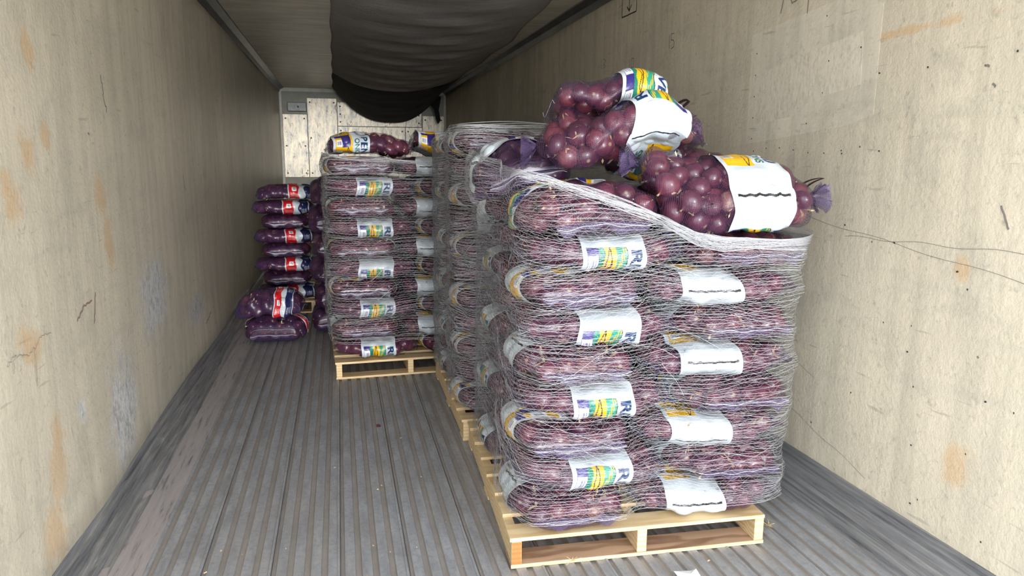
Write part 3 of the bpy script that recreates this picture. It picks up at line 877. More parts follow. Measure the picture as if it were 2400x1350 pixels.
# canvas air duct slung under the ceiling
def duct_part(name, y0, y1, sag, mat, ny, nx, ragged=0, seed=1):
    g = np.random.default_rng(seed)
    ys = np.linspace(y0, y1, ny); v = []; f = []
    rag = np.interp(np.linspace(0, 1, nx), np.linspace(0, 1, 14), g.normal(0, 1, 14)) * ragged
    ph = g.uniform(0, 6, 4)
    for a, y in enumerate(ys):
        xl = -.445 - .004 * (y - 5) + .006 * math.sin(y * 5); xr = np.interp(y, [3, 4.77, 6.4, 9, 11.4], [.86, .97, 1.10, 1.13, 1.15]) + .012 * math.sin(y * 4.1)
        for b_ in range(nx):
            u = b_ / (nx - 1); t = 2 * u - 1
            s = sag(y) * (1 - abs(t) ** 2.3)
            fold = .008 * math.sin(y * 9 + ph[0] + 2 * math.sin(u * 5)) * (1 - abs(t) ** 4) + .006 * math.sin(y * 17 + u * 6 + ph[1]) * (1 - t * t)
            yy = y + (rag[b_] * (a / (ny - 1)) ** 6)
            v.append((xl + (xr - xl) * u, yy, CH - .006 - s + fold * min(1, s * 8)))
    for a in range(ny - 1):
        for b_ in range(nx - 1):
            i = a * nx + b_; f.append((i, i + nx, i + nx + 1, i + 1))
    me = mesh_from(name, v, f, mat)
    return me
duct = bpy.data.objects.new('canvas_air_duct', None); COL.objects.link(duct); duct.location = (0, 0, 0)
tag(duct, 'long grey canvas air duct sagging from the ceiling with a torn black mouth', 'air duct')
SAG = lambda y: np.interp(y, [1.5, 3, 5, 7, 9.3, 11.3], [.03, .06, .12, .16, .20, .50])
c_ = link('canvas', duct_part('canvas', 1.6, 9.3, SAG, M['canvas'], 160, 40), duct)
md = c_.modifiers.new('thick', 'SOLIDIFY'); md.thickness = .004
c_ = link('torn_mouth', duct_part('torn_mouth', 9.28, 11.24, lambda y: np.interp(y, [9.2, 9.6, 11.3], [.195, .26, .50]), M['black_cloth'], 40, 60, .05, 5), duct)
md = c_.modifiers.new('thick', 'SOLIDIFY'); md.thickness = .004
tear = np.array([(0.86, 1.98), (0.98, 2.02), (1.03, 1.95), (1.06, 1.80), (1.09, 1.74), (1.13, 1.80), (1.10, 1.95), (1.14, 2.15), (.9, 2.2)])
tm = MB().prism([tuple(p) for p in tear], 1, 11.20, 11.206).build('torn_strip', M['black_cloth'], duct)

# wall markings on the right wall
def stroke(name, paths, mat, parent, wall=1, r=.0022, rough=.0008, off=.0014):
    V = []; Fq = []; base = 0
    for P in paths:
        P = np.array(P, float)
        if len(P) > 1 and np.abs(np.diff(P, axis=0)).sum() > .02 and len(P) < 12:
            tt = np.linspace(0, len(P) - 1, (len(P) - 1) * 8 + 1); P = np.stack([np.interp(tt, np.arange(len(P)), P[:, k]) for k in (0, 1)], 1)
            P[1:-1] += RNG.normal(0, rough, (len(P) - 2, 2))
        T = np.gradient(P, axis=0); T /= np.linalg.norm(T, axis=1)[:, None] + 1e-9
        Nn = np.stack([-T[:, 1], T[:, 0]], 1) * r
        xx = wall * (W2 - (.0062 if wall < 0 else off))
        for q in (P + Nn, P - Nn):
            V += [(xx, a, b_) for a, b_ in q]
        n_ = len(P)
        for k in range(n_ - 1): Fq.append((base + k, base + k + 1, base + n_ + k + 1, base + n_ + k))
        base += 2 * n_
    return link(name, mesh_from(name, V, Fq, mat, smooth=False), parent)
stroke('arrow_marking', [[(4.20, 2.15), (4.20, 2.047)], [(4.20, 2.047), (3.985, 2.045)], [(3.985, 2.045), (3.985, 2.15)],
                         [(4.09, 2.15), (4.09, 2.07)], [(4.125, 2.095), (4.09, 2.065), (4.055, 2.095)]], M['ink'], wr, r=.004)
stroke('number_marking', [[(3.54, 1.845), (3.54, 1.775)], [(3.485, 1.845), (3.52, 1.845)], [(3.52, 1.845), (3.52, 1.815), (3.495, 1.815), (3.482, 1.80), (3.485, 1.78), (3.515, 1.772)]], M['ink_soft'], wr, r=.0025)
stroke('number_marking', [[(4.06, 1.79), (4.06, 1.735)], [(4.03, 1.79), (4.035, 1.74), (4.005, 1.74), (4.0, 1.79)], [(4.0, 1.79), (4.03, 1.792)]], M['ink_soft'], wr, r=.0022)
stroke('number_marking', [[(4.53, 1.85), (4.53, 1.79)], [(4.49, 1.85), (4.45, 1.83), (4.49, 1.815), (4.45, 1.80), (4.49, 1.79)]], M['ink_soft'], wr, r=.002)
stroke('letter_marking', [[(2.555, 1.83), (2.57, 1.77)], [(2.53, 1.83), (2.50, 1.795), (2.47, 1.80), (2.455, 1.84)], [(2.395, 1.86), (2.405, 1.74)]], M['ink_soft'], wr, r=.0025)
for (p, q) in [((2.45, 1.025), (1.35, .90)), ((2.1, .96), (1.4, .985)), ((2.6, .33), (1.9, .17)), ((3.0, .62), (2.2, .43))]:
    t = np.linspace(0, 1, 24)
    stroke('scratch_marking', [np.stack([p[0] + (q[0] - p[0]) * t, p[1] + (q[1] - p[1]) * t + .004 * np.sin(t * 17), ], 1)], M['ink_soft'], wr, r=.0007)
sp = []
for k in range(34):
    yy, zz = random.uniform(1.4, 2.6), random.uniform(.15, 1.75); l_ = random.uniform(.003, .008)
    sp.append([(yy, zz), (yy + l_, zz + random.uniform(-.003, .003))])
for q in range(8): sp.append([(2.70 - q * .09, 1.25 + .0 * q + .012 * math.sin(q)), (2.695 - q * .09, 1.252 + .012 * math.sin(q))])
for q in range(5): sp.append([(2.72, 1.30 + q * .085), (2.715, 1.303 + q * .085)])
stroke('pinhole_marks', sp, M['ink'], wr, r=.0026)
stroke('chip_marks', [[(1.62, 1.465), (1.605, 1.46)], [(1.59, 1.415), (1.58, 1.405)], [(1.52, 1.10), (1.49, 1.04)], [(1.535, .69), (1.53, .685)]], M['ink_soft'], wr, r=.003)
# repair patch
px = W2
def patch(name, poly, mat, t):
    mb = MB(); mb.prism([(px - .0015 - t, 0)], 0, 0, 0) if False else None
    v = [(px - t, a, b_) for a, b_ in poly] + [(px + .001, a, b_) for a, b_ in poly]; n_ = len(poly)
    f = [tuple(range(n_))] + [(k, n_ + k, n_ + (k + 1) % n_, (k + 1) % n_) for k in range(n_)]
    return link(name, mesh_from(name, v, f, mat, smooth=False), wr)
patch('repair_patch', [(2.76, 1.28), (2.76, 1.72), (2.15, 1.76), (2.02, 1.70), (2.02, 1.36), (2.15, 1.33)], M['patch_flat'], .0005)
patch('roughened_patch', [(2.70, 1.36), (2.69, 1.56), (2.40, 1.60), (2.10, 1.63), (2.09, 1.46), (2.35, 1.43), (2.42, 1.38)], M['patch_rough'], .0009)
# left wall crack and pale glue marks
stroke('crack_marks', [[(1.95, .70), (2.0, .715), (2.05, .70), (2.12, .70), (2.18, .725), (2.24, .715)], [(2.12, .70), (2.115, .63), (2.11, .60)], [(2.0, .715), (1.98, .67)]], M['ink_soft'], wl, wall=-1, r=.0008, rough=.004)
stroke('gouge_marks', [[(2.45, .70), (2.52, .735), (2.60, .74)], [(2.60, .66), (2.62, .70), (2.64, .76)]], simple('dull_red_scrape', (.30, .20, .18), .7), wl, wall=-1, r=.003, rough=.003)
stroke('black_scuff', [[(2.92, 1.50), (2.93, 1.42)], [(2.93, 1.42), (2.95, 1.37)], [(4.55, .215), (4.75, .255)], [(4.2, 1.12), (4.23, 1.03)], [(2.72, 1.29), (2.735, 1.285)]], M['ink_soft'], wl, wall=-1, r=.004, rough=.004)

# ------------------------------------------------------------------ pallets
PW, PD, PH = .822, .986, .099
def pallet(x, y, a, label, orange_end=False, w=PW):
    t = bpy.data.objects.new('wooden_pallet', None); COL.objects.link(t); t.location = (x, y, 0); t.rotation_euler = (0, 0, a)
    tag(t, label, 'pallet', 'wooden pallets under the onion stacks')
    for k, u in enumerate((0, w / 2 - .015, w - .031)):
        o = MB().box(u, u + .031, 0, PD, .0125, .086).build('stringer', M['pine'], t, bevel=.0015)
        if k == 0 and orange_end:
            MB().box(u + .001, u + .030, -.0008, .002, .0135, .085).build('orange_end', M['orange_wood'], o)
    for q, v in enumerate(np.linspace(0, PD - .085, 7)):
        jit = random.uniform(-.004, .004)
        o = MB().box(-.004 + jit, w + .004 + jit, v + (0 if q else -.0), v + .085, .0862, .0985).build('deck_board', M['pine'], t, bevel=.0015)
    for q, v in enumerate((0, PD / 2 - .045, PD - .09)):
        MB().box(-.002, w + .002, v, v + .09, .0005, .0125).build('bottom_board', M['oak'] if q == 0 and orange_end else M['pine'], t, bevel=.0012)
    if orange_end:
        MB().box(-.002, w + .002, -.0009, .0, .0008, .0122).build('pale_edge', M['pine'], t)
    return t
P1 = (.035, 1.905, -.0454); P2 = (.06, 2.912, -.01); PA = (-.478, 3.93, .0367); PB = (-1.07, 5.77, .02)
pallet(*P1, 'nearest wooden pallet with an orange stringer end under the tall front stack', True)
pallet(*P2, 'wooden pallet behind the front stack, only its splintered side edge showing')
pallet(*PA, 'wooden pallet standing mid floor under the second netted stack')
pallet(*PB, 'far wooden pallet mostly hidden behind the two bags on the floor')

# ------------------------------------------------------------------ bag prototypes
proto = {}
proto['A1'] = make_bag(seed=11, phase=.03, lab_c=.005)
proto['A2'] = make_bag(seed=12, phase=.045, lab_c=.01)
proto['A3'] = make_bag(seed=13, phase=.01, lab_c=.015)
proto['R1'] = make_bag(seed=21, phase=.865, lab_c=-.06)
proto['R2'] = make_bag(seed=22, phase=.84, lab_c=-.065)
proto['R3'] = make_bag(seed=23, phase=.875, lab_c=-.05)
proto['S1'] = make_bag(seed=31, phase=.30, lab_c=.02, fine=False)
proto['S2'] = make_bag(seed=32, phase=.93, lab_c=-.02, fine=False)
proto['S3'] = make_bag(seed=33, phase=.55, lab_c=.0, fine=False)
proto['D1'] = make_bag(seed=41, phase=.1, lab='red', lab_c=.10, sack='sack_dark', fine=False, lab_w=.20)
proto['D2'] = make_bag(seed=42, phase=.4, lab='red', lab_c=.09, sack='sack_dark', fine=False, lab_w=.20)

ORD = ['bottom', 'second', 'third', 'fourth', 'fifth', 'sixth', 'seventh', 'eighth', 'ninth', 'tenth', 'eleventh']
PLACED = []   # (proto, matrix) for the wraps
def bag_mesh_arrays(B):
    out = [(B.sackV, B.sackF)]
    extra = [B.label] + [e[1] for e in B.ends] + [q[1] for e in B.ends for q in e[2]]
    for me in extra:
        v = np.empty(len(me.vertices) * 3, np.float32); me.vertices.foreach_get('co', v)
        q = np.empty(len(me.loops), np.int32); me.loops.foreach_get('vertex_index', q)
        out.append((v.reshape(-1, 3).astype(float), q.reshape(-1, 4)))
    V = []; F_ = []; b = 0
    for v, f in out: V.append(v); F_.append(f + b); b += len(v)
    return np.concatenate(V), np.concatenate(F_)

GX0, GY0, GS, GNX, GNY = -1.4, 1.6, .01, 280, 480
def hmap(V, F_, top=True):
    """height field of a mesh: highest (or lowest) point over each 1 cm cell"""
    pts = np.concatenate([V, V[F_].mean(1)])
    H = np.full((GNX, GNY), -9. if top else 9.)
    i = np.clip(((pts[:, 0] - GX0) / GS).astype(int), 0, GNX - 1); j = np.clip(((pts[:, 1] - GY0) / GS).astype(int), 0, GNY - 1)
    (np.maximum if top else np.minimum).at(H, (i, j), pts[:, 2])
    return H
TOP = np.full((GNX, GNY), .0)

def note_bag(B, mt):
    global TOP
    V, F_ = bag_mesh_arrays(B); R_ = np.array(mt.to_3x3()); V = V @ R_.T + np.array(mt.translation)
    TOP = np.maximum(TOP, hmap(V, F_))

def rest(B, loc, rot, label, group, onions='single', P=None, flakes=True, clear=.011, drop=.07):
    """lay a slack bag down: every column of it shifts up or down so that its underside follows what it lies on"""
    mt = Matrix.Translation(loc) @ rot.to_matrix().to_4x4(); R_ = np.array(mt.to_3x3()); t = np.array(mt.translation)
    V, F_ = bag_mesh_arrays(B); Vw = V @ R_.T + t
    bot = hmap(Vw, F_, False); cov = bot < 8
    D = np.where(cov, TOP - bot + clear, -9.)
    a = np.argwhere(cov); (i0, j0), (i1, j1) = a.min(0) - 6, a.max(0) + 7
    i0, j0 = max(i0, 0), max(j0, 0)
    D = D[i0:i1, j0:j1]; C_ = cov[i0:i1, j0:j1]
    D = np.where(C_, np.maximum(D, -drop), -drop)
    raw = D.copy()
    # grow by two cells so that cell edges are covered too
    for _ in range(2):
        E = np.pad(raw, 1, mode='edge'); raw = np.max([E[1 + a_:E.shape[0] - 1 + a_, 1 + b_:E.shape[1] - 1 + b_] for a_ in (-1, 0, 1) for b_ in (-1, 0, 1)], axis=0)
    S = raw.copy()
    for _ in range(110): S = np.maximum(raw, blur1(blur1(S, 0, False), 1, False))
    for _ in range(6): S = blur1(blur1(S, 0, False), 1, False)
    S = S + max(0, (raw - S).max() * .6)
    def field(Q):
        x = np.clip((Q[:, 0] - GX0) / GS - .5 - i0, 0, S.shape[0] - 1.001); y = np.clip((Q[:, 1] - GY0) / GS - .5 - j0, 0, S.shape[1] - 1.001)
        a_, b_ = x.astype(int), y.astype(int); fx, fy = x - a_, y - b_
        return S[a_, b_] * (1 - fx) * (1 - fy) + S[a_ + 1, b_] * fx * (1 - fy) + S[a_, b_ + 1] * (1 - fx) * fy + S[a_ + 1, b_ + 1] * fx * fy
    def shift(Q):
        Qw = Q @ R_.T + t; Qw[:, 2] += field(Qw)
        return (Qw - t) @ R_
    def shift_mesh(me):
        v = np.empty(len(me.vertices) * 3, np.float32); me.vertices.foreach_get('co', v)
        me.vertices.foreach_set('co', shift(v.reshape(-1, 3).astype(float)).astype(np.float32).ravel()); me.update()
    seen = [B.sack, B.label, B.onions, B.flakes] + [e[1] for e in B.ends] + [q[1] for e in B.ends for q in e[2]]
    for me in seen: shift_mesh(me)
    B.sackV = shift(B.sackV)
    pc = shift(np.array([o[0] for o in B.on])); B.on = [(tuple(p), o[1], o[2], o[3]) for p, o in zip(pc, B.on)]
    # the sack and the band stay outside the onions they hold
    Cn = np.array([q[0] for q in B.on]); Rn = np.array([q[1] for q in B.on])
    def outside(Q, gap):
        Q = Q.copy()
        for _ in range(2):
            for c0 in range(0, len(Q), 8000):
                q = Q[c0:c0 + 8000]; d = q[:, None] - Cn[None]; dl = np.linalg.norm(d, axis=2) + 1e-9
                pen = Rn[None] + gap - dl; k = pen.argmax(1); r_ = np.arange(len(q)); m_ = np.maximum(pen[r_, k], 0)
                Q[c0:c0 + 8000] = q + d[r_, k] / dl[r_, k][:, None] * m_[:, None]
        return Q
    for me, gap in ((B.sack, .0016), (B.label, .0042)):
        v = np.empty(len(me.vertices) * 3, np.float32); me.vertices.foreach_get('co', v)
        v = outside(v.reshape(-1, 3).astype(float), gap)
        me.vertices.foreach_set('co', v.astype(np.float32).ravel()); me.update()
        if me is B.sack: B.sackV = v
    o = place_bag(B, loc, rot, label, group, onions, flakes=flakes)
    note_bag(B, mt)
    if P is not None: PLACED.append((P, B, mt))
    return o

SHIFT = {P1: -.035, PA: -.04}
SHU = lambda P, z: (.032 + .03 * (z - .1)) if P is P1 else 0
def local(P, u, v, z):
    c, s = math.cos(P[2]), math.sin(P[2])
    return (P[0] + c * u - s * v, P[1] + s * u + c * v, z)
def put(key, P, u, v, z, yaw, label, group, onions='single', pitch=0, roll=0, B=None, flakes=True):
    B = B or proto[key]
    c, s = math.cos(P[2]), math.sin(P[2]); v = v + SHIFT.get(P, 0) * (1 if v < .4 else 0); u = u + SHU(P, z)
    loc = (P[0] + c * u - s * v, P[1] + s * u + c * v, z)
    rot = Euler((roll, pitch, yaw + P[2]), 'XYZ')
    o = place_bag(B, loc, rot, label, group, onions, flakes=flakes)
    mt = Matrix.Translation(loc) @ rot.to_matrix().to_4x4()
    PLACED.append((P, B, mt)); note_bag(B, mt)
    return o

LP = .1125
g = np.random.default_rng(5)
G1 = 'onion bags stacked on the near pallet'
for k in range(8):
    z = PH + LP * (k + .5) + .001; j = lambda s=.003: g.uniform(-s, s)
    nm = ORD[k]
    if k % 2 == 0:   # long bag on the right, end of a bag on the left
        put(['R1', 'R2', 'R3'][(k // 2) % 3], P1, .615 + j(), .215 + j(), z, j(.012), f'netted red onion bag, {nm} layer of near stack, front right, lying crosswise', G1)
        put(['S1', 'S2'][(k // 2) % 2], P1, .165 + j(), .250 + j(), z, math.pi / 2 + j(.012), f'netted red onion bag, {nm} layer of near stack, front left corner, end on', G1)
        put(['A1', 'A2'][(k // 2) % 2], P1, .165 + j(), .715 + j(), z, -math.pi / 2 + j(.012), f'netted red onion bag, {nm} layer of near stack, rear left, side showing', G1, 'joined', flakes=False)
        put('S3', P1, .615, .585, z, 0, f'netted red onion bag, {nm} layer of near stack, rear right', G1, 'joined', flakes=False)
    else:
        put(['A2', 'A1', 'A3', 'A1'][(k // 2) % 4], P1, .225 + j(), .215 + j(), z, j(.012), f'netted red onion bag, {nm} layer of near stack, front left, lying crosswise', G1)
        put(['S2', 'S3'][(k // 2) % 2], P1, .675 + j(), .250 + j(), z, -math.pi / 2 + j(.012), f'netted red onion bag, {nm} layer of near stack, front right corner, end on', G1)
        put('A3', P1, .225 + j(), .585 + j(), z, j(.012) + math.pi, f'netted red onion bag, {nm} layer of near stack, rear left, end showing', G1, 'joined', flakes=False)
        put('R2', P1, .675, .715, z, math.pi / 2, f'netted red onion bag, {nm} layer of near stack, rear right', G1, 'joined', flakes=False)
z9 = PH + 8 * LP
G2 = 'onion bags thrown on top of the near stack'
for q, (u, v) in enumerate([(.66, .66), (.20, .70)]):
    Bq = make_bag(seed=59 + q, phase=.3, fine=False)
    rest(Bq, Vector(local(P1, u, v, z9 + .06)), Euler((0, 0, math.pi / 2)), ['onion bag at rear right under the loose pile', 'onion bag at rear left under the loose pile'][q], G2, 'joined', P1, flakes=False)
bT2 = make_bag(Ln=.44, W=.40, H=.13, n=64, seed=52, phase=.72, lab_c=.12)
rest(bT2, Vector(local(P1, .245, .20, z9 + .07)), Euler((0, 0, math.pi / 2)), 'bag sagging under the net edge at front left, yellow green band along its crest', G2, P=P1)
bT4 = make_bag(Ln=.42, W=.34, H=.14, n=58, seed=55, phase=.3, lab_c=.05, sack='sack_dark')
rest(bT4, Vector((.20, 2.50, z9 + .17)), Euler((0, 0, 1.45)), 'dark violet net onion bag at left of the pile, only a pale band edge showing', G2, P=P1)
bT1 = make_bag(Ln=.50, W=.32, H=.17, n=78, seed=53, phase=.955, lab_c=.055, lab_w=.19, ends=('neck', 'strap'), r=.036)
rest(bT1, Vector((.715, 1.985, z9 + .10)), Euler((.45, .0, -.10)), 'loose bag at right of the pile reading BEND ONIONS, brown carry loop at its end', G2, P=P1, drop=.02)
bT5 = make_bag(Ln=.48, W=.30, H=.125, n=52, seed=56, phase=.3, lab_c=-.12, ends=('neck', 'neck'))
rest(bT5, Vector((.74, 2.42, z9 + .26)), Euler((0, .10, -.05)), 'onion bag behind the pile drooping to a pinched tip towards the right wall', G2)
bT3 = make_bag(Ln=.48, W=.30, H=.135, n=60, seed=54, phase=.39, lab_c=-.10, lab_w=.18, ends=('seam', 'neck'), r=.036)
rest(bT3, Vector((.44, 2.18, z9 + .24)), Euler((-.35, -.08, math.pi - .14)), 'tilted bag at upper middle of the pile, RIV above a black bar', G2)
bT6 = make_bag(Ln=.42, W=.27, H=.105, n=42, seed=57, phase=.20, lab_c=.065, lab_w=.165, ends=('seam', 'strap'))
rest(bT6, Vector((.50, 2.38, z9 + .38)), Euler((.35, .08, -.05)), 'topmost onion bag of the whole pile, RIV printed at the end of its band', G2)

# second stack behind (P2)
G3 = 'onion bags in the shrouded stack behind the near one'
for k in range(11):
    z = PH + LP * (k + .5) + .001; j = lambda s=.003: g.uniform(-s, s); nm = ORD[k]
    if k % 2 == 0:
        put(['S2', 'A1'][k // 2 % 2], P2, .175 + j(), .235, z, math.pi / 2 + j(.012), f'onion bag, {nm} layer of the shrouded stack, nearer half of its side', G3, 'joined', flakes=False)
        put(['A2', 'S1'][k // 2 % 2], P2, .175 + j(), .725, z, -math.pi / 2 + j(.012), f'onion bag, {nm} layer of the shrouded stack, farther half of its side', G3, 'joined', flakes=False)
    else:
        for q, v in enumerate((.235, .70)):
            put(['S1', 'R1', 'A3'][(k + q) % 3], P2, .23 + j(), v, z, j(.012) + math.pi * (q % 2), f'onion bag, {nm} layer of the shrouded stack, {["nearer", "farther"][q]} of two ends', G3, 'joined', flakes=False)
    if k > 7:
        for q, v in enumerate((.25, .66)):
            put('S3', P2, .63 if k % 2 == 0 else .69, v, z, 0. if k % 2 == 0 else math.pi / 2 if q == 0 else 0., f'onion bag, {nm} layer of the shrouded stack, {["near", "far"][q]} right part', G3, 'joined', flakes=False) if k % 2 == 0 else None

# mid floor stack (PA)
G4 = 'onion bags in the netted stack mid floor'
for k in range(10):
    z = PH + LP * (k + .5) + .001; j = lambda s=.003: g.uniform(-s, s); nm = ORD[k]
    if k % 2 == 0:
        put(['A1', 'A2', 'A3'][(k // 2) % 3], PA, .225 + j(), .225, z, j(.012), f'onion bag, {nm} layer of the mid floor stack, label facing front', G4, 'single' if k == 0 else 'joined')
        put('S2', PA, .675, .255, z, math.pi / 2, f'onion bag, {nm} layer of the mid floor stack, right end', G4, 'joined', flakes=False)
        put('S1', PA, .225, .595, z, j(.012) + math.pi, f'onion bag, {nm} layer of the mid floor stack, left rear', G4, 'joined', flakes=False)
        put('S3', PA, .675, .735, z, math.pi / 2, f'onion bag, {nm} layer of the mid floor stack, right rear', G4, 'joined', flakes=False)
    else:
        put(['S1', 'S2', 'S3'][(k // 2) % 3], PA, .170 + j(), .260, z, math.pi / 2 + j(.012), f'onion bag, {nm} layer of the mid floor stack, left end showing', G4, 'joined')
        put(['R1', 'R2'][(k // 2) % 2], PA, .62 + j(), .225, z, j(.012), f'onion bag, {nm} layer of the mid floor stack, right of front', G4, 'joined')
        put('A2', PA, .170, .725, z, -math.pi / 2, f'onion bag, {nm} layer of the mid floor stack, left rear side', G4, 'joined', flakes=False)
        put('S1', PA, .62, .600, z, 0, f'onion bag, {nm} layer of the mid floor stack, right middle', G4, 'joined', flakes=False)
bL = make_bag(Ln=.44, W=.36, H=.11, n=54, seed=61, phase=.6, lab_c=-.12)
rest(bL, Vector(local(PA, .235, .26, PH + 10 * LP + .06)), Euler((0, 0, .1)), 'loose onion bag lying across the top left of the mid floor stack', G4, 'joined', PA)
bL2 = make_bag(Ln=.40, W=.34, H=.11, n=48, seed=62, phase=.6, lab_c=-.10, fine=False)
rest(bL2, Vector(local(PA, .69, .27, PH + 10 * LP + .06)), Euler((0, 0, 0.05)), 'loose onion bag on the top right of the mid floor stack beside the net', G4, 'joined', PA)

# far left stack (PB) with red labels, and its neighbours
G5 = 'red labelled onion bags in the far left stack'
for k in range(7):
    z = PH + LP * (k + .5) + .001; j = lambda s=.003: g.uniform(-s, s); nm = ORD[k]
    if k % 2 == 0:
        put(['D1', 'D2'][k // 2 % 2], PB, .22 + j(), .205, z, j(.012), f'dark onion bag with red white navy label, {nm} layer of far left stack', G5, 'joined')
    else:
        put('D2', PB, .22 + j(), .25, z, math.pi / 2, f'dark onion bag, end on with white seam cord, {nm} layer of far left stack', G5, 'joined', flakes=False)
    put('D2', PB, .69, .30, z, math.pi / 2, f'dark onion bag, {nm} layer of far left stack, right hand column', G5, 'joined', flakes=False)
bP = make_bag(seed=43, phase=.1, lab='red', lab_c=.10, sack='sack_dark', fine=False, lab_w=.20)
rest(bP, Vector(local(PB, .24, .22, PH + 7 * LP + .06)), Euler((0, 0, .1)), 'top onion bag of the far left stack, red banded and slumped', G5, 'joined')
G6 = 'dark onion bags piled beyond the mid floor stack'
for k in range(6):
    bS = make_bag(Ln=.42, W=.34, H=.165, n=66, seed=71 + k, phase=.4, lab='red', lab_c=.17, lab_w=.08, sack='sack_dark', fine=False)
    rest(bS, Vector((-.475 + .02 * (k % 2), 5.25, .12 + k * .175)), Euler((0, 0, math.pi / 2 + .04 * (k % 3))), f'plump dark onion bag, {["lowest", "second", "third", "fourth", "fifth", "topmost"][k]} of the column leaning beyond the mid floor stack', G6, 'joined', flakes=False)
G7 = 'two onion bags lying on the floor by the left wall'
bF = make_bag(Ln=.34, W=.40, H=.15, n=60, seed=81, phase=.35, lab='red', lab_c=.0, lab_w=.12, sack='sack_dark', fine=False)
rest(bF, Vector((-.87, 4.99, .09)), Euler((0, 0, 1.50)), 'lower of two dark onion bags on the floor, its front seam facing out', G7, 'single')
bF2 = make_bag(Ln=.40, W=.34, H=.15, n=58, seed=82, phase=.1, lab='red', lab_c=.10, lab_w=.12, sack='sack_dark', fine=False)
rest(bF2, Vector((-.90, 5.00, .25)), Euler((0, 0, -.1)), 'upper of two dark onion bags on the floor, striped label at its end', G7, 'single')

